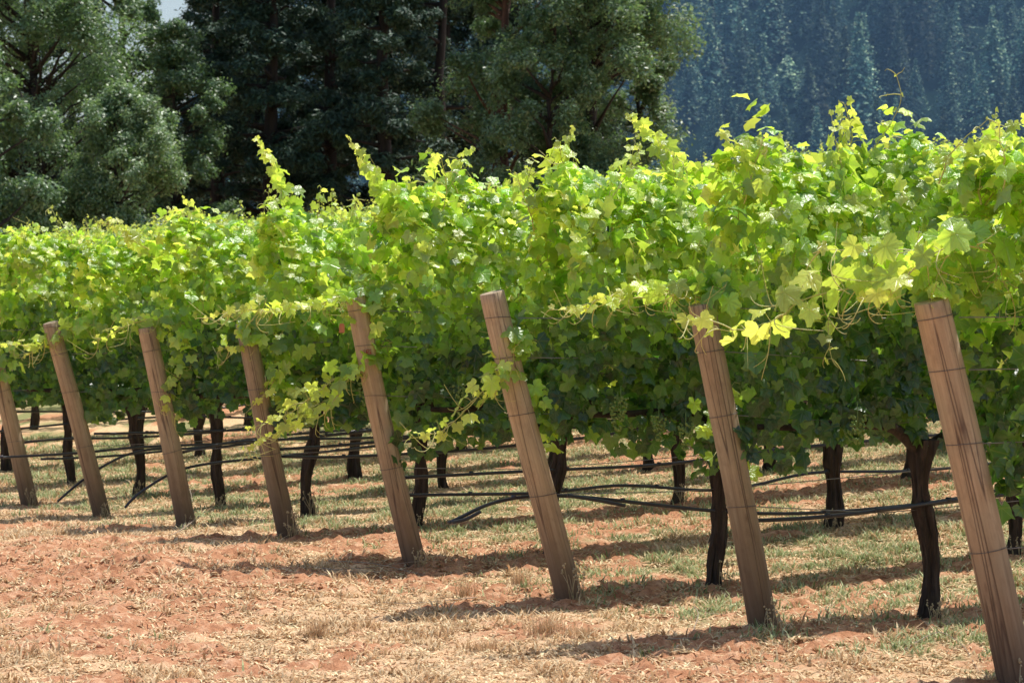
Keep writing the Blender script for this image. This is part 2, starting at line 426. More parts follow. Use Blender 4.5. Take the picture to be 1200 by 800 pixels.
# ------------------------------------------------------------------ grass
def blades(n, xlo, ylo, yhi, kind, name, label, cat):
    r = np.random.default_rng(hash_seed(name))
    Y = ylo * (yhi / ylo) ** (r.random(n) ** 0.8) if ylo > 0 else None
    X = (r.random(n) * 2 - 1) * (0.215 * Y + .2)
    d, g, s_ = masks(X, Y)
    cl = fbm(X * 5, Y * 5, seed=71, oct=3)
    if kind == 'green':
        keep = r.random(n) < np.clip(g * 1.2, 0, 1) * sstep(.40, .58, cl) * .85
        cnt_min = 0
    elif kind == 'dry':
        keep = r.random(n) < np.clip(d * (.10 + .75 * sstep(.42, .62, cl)) + .25 * g + .04, 0, 1) * .85
    else:
        keep = r.random(n) < np.clip(d * (.3 + .7 * sstep(.35, .55, cl)) + .35 * g + .16, 0, 1)
    X = X[keep]; Y = Y[keep]; g = g[keep]; d = d[keep]; cl = cl[keep]
    n = len(X)
    Z = ground_h(X, Y) - .004
    az = r.random(n) * 2 * math.pi
    if kind == 'green':
        h = (.012 + .038 * r.random(n) ** 1.8) * (.6 + 1.0 * sstep(.45, .65, cl)); lean = .3 + 1.0 * r.random(n); w = .0022 + .0028 * r.random(n)
        t = r.random(n)[:, None]
        c = np.array([.25, .32, .12]) * (1 - t) + np.array([.62, .66, .40]) * t
    elif kind == 'dry':
        h = (.012 + .045 * r.random(n) ** 2) * (.6 + .8 * sstep(.5, .7, cl)); lean = .4 + 1.4 * r.random(n); w = .003 + .003 * r.random(n)
        t = r.random(n)[:, None]
        c = np.array([.50, .30, .16]) * (1 - t) + np.array([.84, .68, .44]) * t
    else:   # straw lying flat
        h = .004 + .03 * r.random(n); lean = 3.0 + 5 * r.random(n); w = .003 + .003 * r.random(n)
        t = r.random(n)[:, None]
        c = np.array([.66, .41, .23]) * (1 - t) + np.array([1.0, .83, .54]) * t
    w = w * (1 + Y / 40)
    c = np.minimum(c * (.62 + .6 * r.random(n))[:, None], .98)
    dx = np.cos(az); dy = np.sin(az)
    P0 = np.stack([X, Y, Z], -1)
    side = np.stack([-dy, dx, 0 * dx], -1) * w[:, None]
    fwd = np.stack([dx, dy, 0 * dx], -1)
    up = np.array([0, 0, 1.0])
    ln = np.minimum(h * lean, .11 if kind == 'straw' else .2)
    M = P0 + fwd * (ln * .35)[:, None] + up * (h * .62)[:, None]
    T = P0 + fwd * ln[:, None] + up * (h * (.45 if kind == 'straw' else 1.0))[:, None]
    V = np.stack([P0 - side, P0 + side, M - side * .8, M + side * .8, T], 1).reshape(-1, 3)
    b = np.arange(n)[:, None] * 5
    F = np.concatenate([b + np.array([[0, 1, 3]]), b + np.array([[0, 3, 2]]), b + np.array([[2, 3, 4]])])
    mb = MB(); mb.add(V, F, np.repeat(c, 5, 0))
    tag(link(name, mb.mesh(name, [M_GRASS], False)), label, cat, None, 'stuff')
def hash_seed(s): return sum(ord(ch) * (i + 3) for i, ch in enumerate(s)) % 100000
blades(800000, 0, 11.3, 34, 'green', 'green_grass', 'short green grass in patches between the vine rows', 'grass')
blades(520000, 0, 11.3, 34, 'dry', 'dry_grass', 'dry tan grass stubble over the red soil', 'dry grass')
blades(420000, 0, 11.3, 32, 'straw', 'straw_litter', 'pale straw lying flat on the headland and between rows', 'straw')

# ------------------------------------------------------------------ leaves
def leaf_outline(n, ser=0.0):
    th = np.linspace(-math.pi * .985, math.pi * .985, n); a = np.abs(th)
    rr_ = .50 + .34 * np.exp(-(a / .34) ** 2) + .27 * np.exp(-((a - 1.0) / .27) ** 2) + .16 * np.exp(-((a - 1.95) / .33) ** 2) - .42 * np.exp(-((a - math.pi) / .30) ** 2)
    if ser: rr_ = rr_ * (1 + ser * (np.arange(n) % 2 * 2 - 1))
    return np.concatenate([[(0, 0)], np.stack([np.sin(th) * rr_, np.cos(th) * rr_], -1)])
LT = leaf_outline(19); LTF = np.array([(0, i + 1, i) for i in range(1, 19)])
LTH = leaf_outline(49, .035); LTHF = np.array([(0, i + 1, i) for i in range(1, 49)])
LTC = np.array([(0, 0), (.45, -.25), (.52, .25), (0, .82), (-.52, .25), (-.45, -.25)])
LTCF = np.array([(0, 1, 2), (0, 2, 3), (0, 3, 4), (0, 4, 5)])

def put_leaves(mb, P, nrm, size, young, rnd, r, lod=0, tip=None, m=0):
    """leaf blades at P, facing nrm, tips drooping; size = half width scale"""
    n = len(P)
    T2, F2 = {0: (LT, LTF), 1: (LTC, LTCF), 2: (LTH, LTHF)}[lod]
    nrm = nrm / (np.linalg.norm(nrm, axis=1)[:, None] + 1e-9)
    if tip is None:
        tip = np.array([0, 0, -1.0]) + r.normal(0, .55, (n, 3))
    y = tip - nrm * np.sum(tip * nrm, 1)[:, None]
    y /= np.linalg.norm(y, axis=1)[:, None] + 1e-9
    x = np.cross(y, nrm)
    lx = T2[None, :, 0] * (1 + r.normal(0, .08, (n, 1))); ly = T2[None, :, 1] + np.zeros((n, 1))
    fold = r.uniform(-.25, .95, (n, 1)); curl = r.uniform(-.2, .8, (n, 1)); wav = r.normal(0, .04, (n, T2.shape[0])) + .12 * np.sin(3 * np.arctan2(lx, ly) + r.uniform(0, 6.28, (n, 1)))
    rr2 = lx ** 2 + ly ** 2
    lz = -fold * np.abs(lx) * .7 - curl * ly * np.abs(ly) * .6 - .25 * rr2 * curl + wav * np.sqrt(rr2)
    V = P[:, None, :] + size[:, None, None] * (lx[..., None] * x[:, None] + ly[..., None] * y[:, None] + lz[..., None] * nrm[:, None])
    k = T2.shape[0]
    F = (np.arange(n)[:, None, None] * k + F2[None]).reshape(-1, 3)
    c = np.stack([young, rnd, np.zeros(n)], -1)
    lc = np.stack([lx, ly, np.repeat(rnd[:, None] * 9, k, 1)], -1).reshape(-1, 3)
    mb.add(V.reshape(-1, 3), F, np.repeat(c, k, 0), lc, m)

def tendril(mb, p, d, length, r, m=1):
    d = d / (np.linalg.norm(d) + 1e-9)
    n = 12; pts = [p.copy()]; cur = p.copy(); v = d.copy()
    ax = r.normal(0, 1, 3); ax /= np.linalg.norm(ax)
    for i in range(n):
        k = (i / n) ** 1.6 * r.uniform(.5, 1.0)
        v = v + np.cross(ax, v) * k + np.array([0, 0, -.10])
        v /= np.linalg.norm(v)
        cur = cur + v * length / n; pts.append(cur.copy())
    mb.tube(pts, np.linspace(.0034, .0016, len(pts)), 4, m=m, cap=False)
    if length > .15:      # the fork most tendrils have
        q = [np.array(pts[6]) + (np.array(pts[7]) - pts[6]) * t + np.cross(ax, pts[8] - pts[6]) * (t * t) * 1.2 + np.array([0, 0, -.012 * t]) for t in np.linspace(0, 2.4, 7)]
        mb.tube(q, np.linspace(.0022, .0012, 7), 4, m=m, cap=False)

def shoot(mb, pts, r, s0=.10, s1=.025, gap=.06, young=(.55, 1.0), tend=.45, stem=.0045, tlen=(.08, .18), lod=0):
    """a cane through pts (base to tip) with alternate leaves shrinking to the tip"""
    P = np.asarray(pts, float)
    seg = np.r_[0, np.cumsum(np.linalg.norm(np.diff(P, axis=0), axis=1))]
    Ltot = seg[-1]; n = max(6, int(Ltot / .04)); t = np.linspace(0, Ltot, n)
    # smooth through the corner points
    Q = np.stack([np.interp(t, seg, P[:, k]) for k in range(3)], -1)
    for _ in range(3): Q[1:-1] = (Q[:-2] + 2 * Q[1:-1] + Q[2:]) / 4
    Q[1:-1] += r.normal(0, .004, (n - 2, 3))
    Q[:, 2] += .02 * np.sin(t * 9 + r.uniform(0, 6)) * np.minimum(1, t / (Ltot + 1e-6) * 3); Q[:, 0] += .015 * np.sin(t * 7 + r.uniform(0, 6)) * np.minimum(1, t * 3)
    mb.tube(Q, np.linspace(stem, .0018, n), 5, m=1, cap=False)
    k = max(3, int(Ltot / gap)); tt = np.linspace(.02, Ltot, k); f = tt / Ltot
    C = np.stack([np.interp(tt, t, Q[:, j]) for j in range(3)], -1)
    D = np.stack([np.interp(tt + .02, t, Q[:, j]) for j in range(3)], -1) - np.stack([np.interp(tt - .02, t, Q[:, j]) for j in range(3)], -1)
    D /= np.linalg.norm(D, axis=1)[:, None] + 1e-9
    rot = r.random() * 6.28
    LP = []; NR = []; SZ = []; YG = []; TP = []
    for i in range(k):
        a = rot + i * math.pi + r.normal(0, .6)
        ref = np.array([math.cos(a), math.sin(a), .15]); out = ref - D[i] * np.dot(ref, D[i]); out /= np.linalg.norm(out) + 1e-9
        s = (s0 * (1 - f[i]) ** .8 + s1) * r.uniform(.8, 1.2)
        pet = s * r.uniform(.5, 1.0)
        p = C[i] + out * pet + D[i] * pet * .3 + np.array([0, 0, .2 * pet])
        mb.tube([C[i], (C[i] + p) / 2 + np.array([0, 0, .15 * pet]), p], [.0022, .0018, .0014], 4, m=1, cap=False)
        LP.append(p); NR.append(out * .9 + np.array([0, 0, .45]) + r.normal(0, .5, 3)); SZ.append(s)
        YG.append(young[0] + (young[1] - young[0]) * f[i] + r.normal(0, .08)); TP.append(out + np.array([0, 0, -.7]) + r.normal(0, .25, 3))
        if r.random() < tend and f[i] > .1:
            tendril(mb, C[i], -out + D[i] * .8 + r.normal(0, .3, 3) + np.array([0, 0, -.3]), r.uniform(*tlen), r)
    put_leaves(mb, np.array(LP), np.array(NR), np.array(SZ), np.clip(YG, 0, 1), r.random(k), r, tip=np.array(TP), lod=lod)
    if tend > .2 or r.random() < tend * 2: tendril(mb, Q[-1], D[-1] + r.normal(0, .5, 3), r.uniform(.04, .10), r)

HALF = 1.28
def foliage(seed, n=3300, lod=0, half=HALF, m_leaf=None, start=None):
    r = np.random.default_rng(seed)
    mb = MB()
    def section(u, t, sgn):
        zlo = .87 + .22 * (fbm(u * 1.6 + 5, u * 0, seed=seed, oct=2) - .5) * 2
        zhi = 2.42 + .26 * (fbm(u * 1.5 + 50, u * 0, seed=seed + 1, oct=3) - .5) * 2
        z = zlo + (zhi - zlo) * t
        w = .12 + .22 * sstep(.15, .62, t)
        w = w * np.sqrt(np.clip(1 - ((t - .60) / .41).clip(0) ** 2, .02, 1)) * (0.75 + .25 * sstep(0, .12, t))
        w = w * (.65 + .75 * fbm(u * 2.4 + 3, z * 2.4, sgn * 3, seed=seed + 2, oct=3))
        return z, w
    # side shells
    ns = int(n * .72)
    u = r.uniform(-half, half, ns); t = r.random(ns) ** .85; sg = np.where(r.random(ns) < .5, -1.0, 1.0)
    z, w = section(u, t, sg)
    depth = 1 - np.abs(r.normal(0, .22, ns)).clip(0, .9)
    y = sg * w * depth
    P = np.stack([u, y, z], -1)
    upw = .40 + .9 * sstep(.5, 1.0, t)
    upw = upw * r.uniform(-.1, 1.35, ns)
    nr = np.stack([0 * u, sg, upw], -1) + r.normal(0, .42, (ns, 3))
    sz = (.046 + .062 * r.random(ns) ** 1.4) * (1 - .08 * t)
    age_shade = .02 + .72 * sstep(.28, .80, t) * depth + r.normal(0, .10, ns) + .38 * (r.random(ns) < .26) * t  # age gradient also darkens low and inner leaves, painting shade into the tint
    put_leaves(mb, P, nr, sz, age_shade.clip(0, 1), r.random(ns), r, lod)
    # the top
    nt_ = n - ns
    u = r.uniform(-half, half, nt_)
    z, _ = section(u, np.ones(nt_), np.ones(nt_)); q = r.uniform(-1, 1, nt_)
    y = q * .29; z = z - .30 * q ** 2 + r.normal(0, .08, nt_) - .02
    nr = np.stack([r.normal(0, .5, nt_), q * .6 + r.normal(0, .4, nt_), np.ones(nt_)], -1)
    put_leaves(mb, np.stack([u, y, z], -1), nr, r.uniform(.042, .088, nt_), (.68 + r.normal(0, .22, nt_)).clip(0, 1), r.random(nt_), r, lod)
    # shoots standing out of the top and leaning over the sides
    k = 14 if lod == 0 else 7
    for i in range(k):
        u0 = r.uniform(-half, half); y0 = r.uniform(-.2, .2)
        hgt = r.uniform(.14, .36) if r.random() < .85 else r.uniform(.36, .52)
        lean = r.normal(0, .35, 2)
        base = np.array([u0, y0, 2.2]); tip = base + np.array([lean[0] * hgt, lean[1] * hgt, .15 + hgt])
        mid = (base + tip) / 2 + r.normal(0, .03, 3)
        shoot(mb, [base, mid, tip], r, .085, .028, .038, (.5, .98), .10 if lod == 0 else 0, lod=lod)
    for i in range(12 if lod == 0 else 5):
        u0 = r.uniform(-half, half); sg = 1 if r.random() < .5 else -1; z0 = r.uniform(1.5, 2.25)
        o = r.uniform(.08, .24); dn = r.uniform(.05, .45)
        base = np.array([u0, sg * .20, z0]); q = r.normal(0, .2)
        shoot(mb, [base, base + np.array([q * .5, sg * o * .6, .08]), base + np.array([q, sg * o, -dn])], r, .09, .035, .045, (.45, .95), .22 if lod == 0 else 0, lod=lod)
    return mb.mesh('foliage', [m_leaf or M_LEAF, M_STEM])

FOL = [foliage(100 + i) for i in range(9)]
FOLF = [foliage(200 + i, n=1300, lod=1, m_leaf=M_FAR) for i in range(5)]

# ------------------------------------------------------------------ trunks
def trunk_mesh(seed, rad=.05, fork=True):
    r = np.random.default_rng(seed); mb = MB()
    n = 44; z = np.linspace(-.06, 1.0, n)
    wx = r.uniform(-.07, .07); wy = r.uniform(-.05, .05)
    x = wx * np.sin(z * 3.2 + seed) + .016 * np.sin(z * 9 + seed); y = wy * np.sin(z * 2.6 + 1)
    rr = rad * .95 * (1.0 + .5 * np.exp(-(z + .06) / .09) + .5 * sstep(.72, 1.0, z) + .16 * np.sin(z * 13 + seed) + .22 * np.exp(-((z - r.uniform(.3, .7)) / .06) ** 2))
    P = np.stack([x, y, z], -1)
    sides = 26; an = np.linspace(0, 2 * math.pi, sides, endpoint=False)
    tw = z[:, None] * r.uniform(-2.2, 2.2)
    rid = 1 + .16 * np.sin(an[None] * 5 + tw * 5 + seed) + .10 * np.sin(an[None] * 9 - tw * 4 + z[:, None] * 7) + .16 * (fbm(np.cos(an)[None] * 4 + z[:, None] * 3, np.sin(an)[None] * 4, z[:, None] * 9, seed=seed, oct=3) - .5) * 2
    R_ = rr[:, None] * rid
    V = P[:, None] + np.stack([R_ * np.cos(an), R_ * np.sin(an), 0 * R_], -1)
    i = np.arange(n - 1)[:, None] * sides; j = np.arange(sides)[None]; j2 = (j + 1) % sides
    F = np.concatenate([np.stack([i + j, i + j2, i + sides + j2], -1).reshape(-1, 3), np.stack([i + j, i + sides + j2, i + sides + j], -1).reshape(-1, 3)])
    top = len(V.reshape(-1, 3)); F = np.concatenate([F, np.stack([np.full(sides, top), (n - 1) * sides + np.arange(sides), (n - 1) * sides + (np.arange(sides) + 1) % sides], -1)])
    mb.add(np.concatenate([V.reshape(-1, 3), P[-1:] + (0, 0, .02)]), F)
    for q in range(30):          # strips of bark peeling away
        a = r.random() * 6.28; z0 = r.uniform(.02, .8); l = r.uniform(.08, .26); zz = np.linspace(z0, z0 + l, 6)
        lift = np.linspace(1.08, 1.0, 6) + r.uniform(0, .35) * np.linspace(1, 0, 6) ** 2
        xx = np.interp(zz, z, x) + np.interp(zz, z, rr) * lift * np.cos(a); yy = np.interp(zz, z, y) + np.interp(zz, z, rr) * lift * np.sin(a)
        sd_ = np.array([-math.sin(a), math.cos(a), 0]) * r.uniform(.003, .009)
        C_ = np.stack([xx, yy, zz], -1); V = np.concatenate([C_ - sd_, C_ + sd_]); k = np.arange(5)
        mb.add(V, np.concatenate([np.stack([k, k + 1, k + 7], -1), np.stack([k, k + 7, k + 6], -1)]))
    return mb.mesh('trunk', [M_BARK], False), np.array([x[-1], y[-1], z[-1]])

def arm_mesh(top, s, seed, rad=.03):
    r = np.random.default_rng(seed); mb = MB()
    zz = r.uniform(.02, .10)
    pts = [top + np.array([0, 0, -.09]), top + np.array([s * .10, 0, .0]), top + np.array([s * .22, r.normal(0, .02), zz]),
           top + np.array([s * .5, r.normal(0, .02), zz + .02]), top + np.array([s * .8, 0, zz]), top + np.array([s * 1.1, 0, zz + .01])]
    P = np.array(pts); t = np.linspace(0, 5, 22); Q = np.stack([np.interp(t, np.arange(6), P[:, k]) for k in range(3)], -1)
    for _ in range(2): Q[1:-1] = (Q[:-2] + 2 * Q[1:-1] + Q[2:]) / 4
    mb.tube(Q, np.linspace(rad * 1.3, rad * .55, len(Q)), 10, bark=.25, seed=seed)
    return mb.mesh('arm', [M_BARK])
TR = []
for i in range(6):
    me, top = trunk_mesh(300 + i, [.045, .05, .058, .048, .052, .043][i])
    TR.append((me, arm_mesh(top, -1, 320 + i), arm_mesh(top, 1, 340 + i)))

def grape_mesh(seed):
    r = np.random.default_rng(seed); mb = MB()
    t = (1 + 5 ** .5) / 2
    iv = np.array([(-1, t, 0), (1, t, 0), (-1, -t, 0), (1, -t, 0), (0, -1, t), (0, 1, t), (0, -1, -t), (0, 1, -t), (t, 0, -1), (t, 0, 1), (-t, 0, -1), (-t, 0, 1)]) / math.hypot(1, t)
    fi = np.array([(0, 11, 5), (0, 5, 1), (0, 1, 7), (0, 7, 10), (0, 10, 11), (1, 5, 9), (5, 11, 4), (11, 10, 2), (10, 7, 6), (7, 1, 8), (3, 9, 4), (3, 4, 2), (3, 2, 6), (3, 6, 8), (3, 8, 9), (4, 9, 5), (2, 4, 11), (6, 2, 10), (8, 6, 7), (9, 8, 1)])
    for i in range(60):
        q = r.random(); w = .045 * (1 - q) ** .6 + .006; a = r.random() * 6.28
        c = np.array([math.cos(a) * w, math.sin(a) * w, -q * .17])
        mb.add(iv * r.uniform(.008, .011) + c, fi)
    mb.tube([(0, 0, .07), (0, 0, -.1)], [.003, .002], 4)
    return mb.mesh('grape_bunch', [M_GRAPE])
GR = [grape_mesh(360 + i) for i in range(3)]

# ------------------------------------------------------------------ vines, one by one
NROWS = 25
vines = {}
rv = random.Random(11)
WHERE = ['under the nearest post', '', '', '', '', '', '', '', '', '']
def post_words(k):
    return ['at the right edge of the photo, nearest of all', 'second from the right', 'with its top clear of leaves in mid photo', 'fourth from the right, bearing an orange tag',
            'with its top buried in leaves, fifth from the right', 'sixth from the right', 'seventh from the right', 'cut by the left edge of the photo'][k]
cand = []
for k in range(NROWS):
    for j in range(22):
        b = 1.1 + 2.35 * j
        jit = rv.uniform(-.06, .06) if j else 0
        x, y = row_pt(k, b + jit)
        px = 600 + x / y * FPX
        if px < -190 - 900 / y * 2 or px > 1230 + 3400 / y: continue
        if y > 64: continue
        cand.append((k, j, x, y, px))
for k, j, x, y, px in cand:
    z = gh(x, y)
    if k <= 8:
        label = '%s grapevine along from the leaning end post in the %s row' % (ORD[j], ROWN[k])
        group = 'grapevines in the front rows'
        lab = label
    else:
        lab = 'far grapevine seen mostly as a bright leafy top behind the front rows'
        group = 'grapevines in the far rows'
    near = y < 30
    if near:
        e = empty('grapevine', (x, y, z), ROWROT)
        tag(e, lab, 'grapevine', group)
        vi = (k * 5 + j * 4) % len(FOL)
        if near:
            flip = math.pi if (k + j) % 2 else 0
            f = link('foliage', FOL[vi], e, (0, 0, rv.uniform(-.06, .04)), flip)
            f.scale = (1, rv.uniform(.92, 1.08), rv.uniform(.985, 1.03))
        tr = TR[(k * 3 + j * 5) % len(TR)]
        tz = rv.uniform(0, 6.28)
        fl = math.pi if rv.random() < .5 else 0
        link('trunk', tr[0], e, (0, 0, 0), fl); link('arm', tr[1], e, (0, 0, 0), fl); link('arm', tr[2], e, (0, 0, 0), fl)
        if y < 21:
            for q in range(6):
                uu = rv.uniform(-1.0, 1.0)
                link('grape_bunch', GR[q % 3], e, (uu, -rv.uniform(.16, .27), rv.uniform(1.02, 1.28)), rv.uniform(0, 6), rv.uniform(.8, 1.1))
    else:
        # one mesh: parts too small to show
        o = link('grapevine', FOLF[(k * 3 + j * 2) % len(FOLF)], None, (x, y, z), ROWROT + (math.pi if (k + j) % 3 == 0 else 0))
        o.scale = (1, 1.05, rv.uniform(.97, 1.05))
        tag(o, lab, 'grapevine', group)
        e = o
        if y < 42:
            o2 = link('trunk', TR[(k + j) % 6][0], o)
    vines[(k, j)] = e

# ------------------------------------------------------------------ canes that stand out of the rows or hang past the posts
def world(px, py, d): return np.array([(px - 600) * d / FPX, d, EYE + (395 - py) * d / FPX])
def hang(key, pts, seed, **kw):
    e = vines[key]
    r = np.random.default_rng(seed); mb = MB()
    W = [world(*p) for p in pts]
    c, s = math.cos(-ROWROT), math.sin(-ROWROT)
    Lp = []
    for w in W:
        q = w - np.array(e.location)
        Lp.append((q[0] * c - q[1] * s, q[0] * s + q[1] * c, q[2]))
    shoot(mb, Lp, r, lod=2, **kw)
    link('shoot', mb.mesh('shoot', [M_LEAF, M_STEM]), e)
def cover(key, spots, seed):
    e = vines[key]; r = np.random.default_rng(seed); mb = MB(); P = []; 
    c, s = math.cos(-ROWROT), math.sin(-ROWROT)
    for px, py, d, sp, n in spots:
        for _ in range(n):
            w_ = world(px + r.normal(0, sp), py + r.normal(0, sp), d + r.normal(0, .07)); q = w_ - np.array(e.location)
            P.append((q[0] * c - q[1] * s, q[0] * s + q[1] * c, q[2]))
    n = len(P); P = np.array(P)
    put_leaves(mb, P, np.stack([r.normal(-.2, .5, n), r.normal(-.8, .4, n), r.uniform(.1, 1.1, n)], -1), r.uniform(.06, .11, n), r.uniform(.3, .85, n), r.random(n), r, 2)
    for p in P[::2]: mb.tube([p, p + np.array([.03, .01, .03]), p + np.array([.08, .03, .02])], [.0014, .0018, .002], 4, m=1, cap=False)
    link('side_foliage', mb.mesh('side_foliage', [M_LEAF, M_STEM]), e)
cover((4, 0), [(288, 378, 19.0, 13, 24), (330, 420, 19.1, 18, 30), (350, 460, 19.2, 16, 24)], 91)
cover((3, 0), [(435, 385, 17.3, 10, 10), (432, 350, 17.3, 12, 14)], 92)
cover((1, 0), [(840, 345, 13.6, 15, 24), (812, 335, 13.6, 10, 10), (845, 480, 13.9, 14, 16), (860, 530, 13.9, 14, 18)], 93)
cover((5, 0), [(200, 385, 21.0, 12, 20), (215, 420, 21.1, 14, 20), (172, 380, 21.0, 8, 8)], 94)
cover((2, 0), [(610, 400, 15.4, 10, 14), (625, 470, 15.5, 12, 16), (640, 495, 15.6, 12, 14)], 95)
cover((0, 0), [(1090, 330, 11.75, 14, 14), (1130, 340, 11.8, 18, 16)], 96)
cover((7, 0), [(5, 425, 24.6, 12, 16)], 97)
BIG = dict(s0=.098, s1=.055, gap=.062, young=(.45, .95), tend=.8, tlen=(.16, .34))
hang((0, 0), [(1150, 290, 11.9), (1090, 285, 11.8), (1030, 296, 11.75), (965, 298, 11.7)], 1, **BIG)
hang((0, 0), [(1110, 320, 11.9), (1040, 325, 11.75), (965, 350, 11.7), (895, 375, 11.65), (850, 388, 11.6), (808, 380, 11.6)], 2, **BIG)
hang((0, 0), [(1180, 300, 11.8), (1140, 285, 11.6), (1100, 300, 11.6), (1060, 330, 11.6), (1010, 345, 11.6)], 3, **BIG)
hang((0, 0), [(1150, 330, 12), (1185, 335, 11.7), (1210, 345, 11.6)], 4, **BIG)
MIDS = dict(stem=.0055, s0=.085, s1=.032, gap=.046, young=(.4, 1.0), tend=.5, tlen=(.12, .26))
hang((3, 0), [(460, 400, 17.5), (430, 420, 17.3), (400, 445, 17.2), (360, 470, 17.1), (325, 487, 17.1), (290, 505, 17.1)], 5, **MIDS)
hang((3, 0), [(450, 400, 17.5), (410, 440, 17.2), (385, 480, 17.1), (350, 500, 17.1), (285, 525, 17.1)], 6, **MIDS)
hang((2, 0), [(610, 400, 15.5), (590, 440, 15.3), (560, 470, 15.2), (520, 500, 15.2), (480, 515, 15.2)], 7, **MIDS)
hang((2, 0), [(600, 380, 15.5), (600, 430, 15.3), (585, 455, 15.3), (560, 460, 15.2)], 8, **MIDS)
hang((1, 0), [(840, 345, 13.8), (780, 350, 13.6), (720, 352, 13.5), (648, 365, 13.5)], 9, **MIDS)
hang((1, 0), [(850, 340, 13.8), (800, 335, 13.5), (740, 340, 13.5), (690, 360, 13.5)], 10, **MIDS)
hang((3, 0), [(440, 350, 17.6), (390, 355, 17.2), (330, 362, 17.1), (240, 372, 17.1)], 11, **MIDS)
hang((3, 0), [(450, 345, 17.6), (400, 345, 17.2), (350, 360, 17.1), (300, 370, 17.1)], 12, **MIDS)
hang((4, 0), [(340, 380, 19.3), (300, 385, 19.1), (285, 410, 19.1), (262, 405, 19.1)], 13, **MIDS)
hang((4, 0), [(350, 420, 19.3), (330, 425, 19.1), (320, 460, 19.1), (300, 470, 19.1)], 14, **MIDS)
hang((5, 0), [(230, 380, 21.2), (190, 375, 21), (150, 380, 21), (110, 400, 21)], 15, **MIDS)
hang((5, 0), [(240, 400, 21.2), (210, 430, 21), (190, 470, 21), (205, 490, 21)], 16, **MIDS)
hang((6, 0), [(120, 380, 23), (90, 385, 22.8), (40, 408, 22.8), (-20, 405, 22.8)], 17, **MIDS)
hang((6, 0), [(125, 375, 23), (95, 380, 22.8), (60, 395, 22.8), (30, 420, 22.8)], 18, **MIDS)
UP = dict(stem=.0065, s0=.095, s1=.028, gap=.026, young=(.5, 1.0), tend=.12)
ups = [((4, 0), [(350, 262, 19.6), (335, 225, 19.6), (318, 195, 19.5), (302, 160, 19.5)], 21),
       ((3, 0), [(470, 250, 17.8), (440, 215, 17.7), (425, 185, 17.6), (407, 160, 17.6)], 22),
       ((3, 0), [(545, 240, 17.9), (525, 205, 17.9), (555, 178, 17.9)], 23),
       ((3, 0), [(520, 245, 17.9), (510, 210, 17.9), (507, 180, 17.9)], 24),
       ((2, 0), [(670, 250, 15.8), (650, 200, 15.8), (668, 150, 15.8)], 25),
       ((2, 0), [(690, 235, 15.8), (665, 195, 15.8), (650, 160, 15.7)], 26),
       ((2, 0), [(800, 250, 16.2), (790, 200, 16.2), (765, 165, 16.2), (735, 133, 16.2)], 27),
       ((2, 0), [(815, 240, 16.2), (800, 190, 16.2), (775, 170, 16.2)], 28),
       ((1, 0), [(905, 240, 13.9), (890, 200, 13.9), (870, 175, 13.9), (840, 160, 13.9)], 29),
       ((1, 0), [(1000, 240, 14.1), (985, 190, 14.1), (1005, 165, 14.1), (990, 122, 14.1)], 31),
       ((0, 0), [(1150, 240, 12.0), (1140, 195, 12.0), (1180, 160, 12.0), (1198, 138, 12.0)], 32),
       ((0, 0), [(1190, 240, 12.1), (1175, 180, 12.1), (1165, 155, 12.1)], 34),
       ((5, 0), [(200, 300, 21.6), (160, 285, 21.5), (115, 258, 21.5)], 35),
       ((5, 0), [(260, 290, 21.8), (235, 262, 21.7), (200, 248, 21.7)], 36)]
for key, pts, sd in ups: hang(key, pts, sd, **UP)
hang((1, 0), [(1010, 235, 14.2), (1020, 185, 14.2), (1045, 135, 14.2), (1060, 105, 14.2), (1052, 88, 14.2)], 30, s0=.05, s1=.012, gap=.09, young=(.8, 1.0), tend=.9)
hang((0, 0), [(1100, 215, 12.1), (1110, 185, 12.0), (1140, 160, 12.0), (1160, 140, 12)], 33, s0=.04, s1=.012, gap=.08, young=(.8, 1.0), tend=.8)

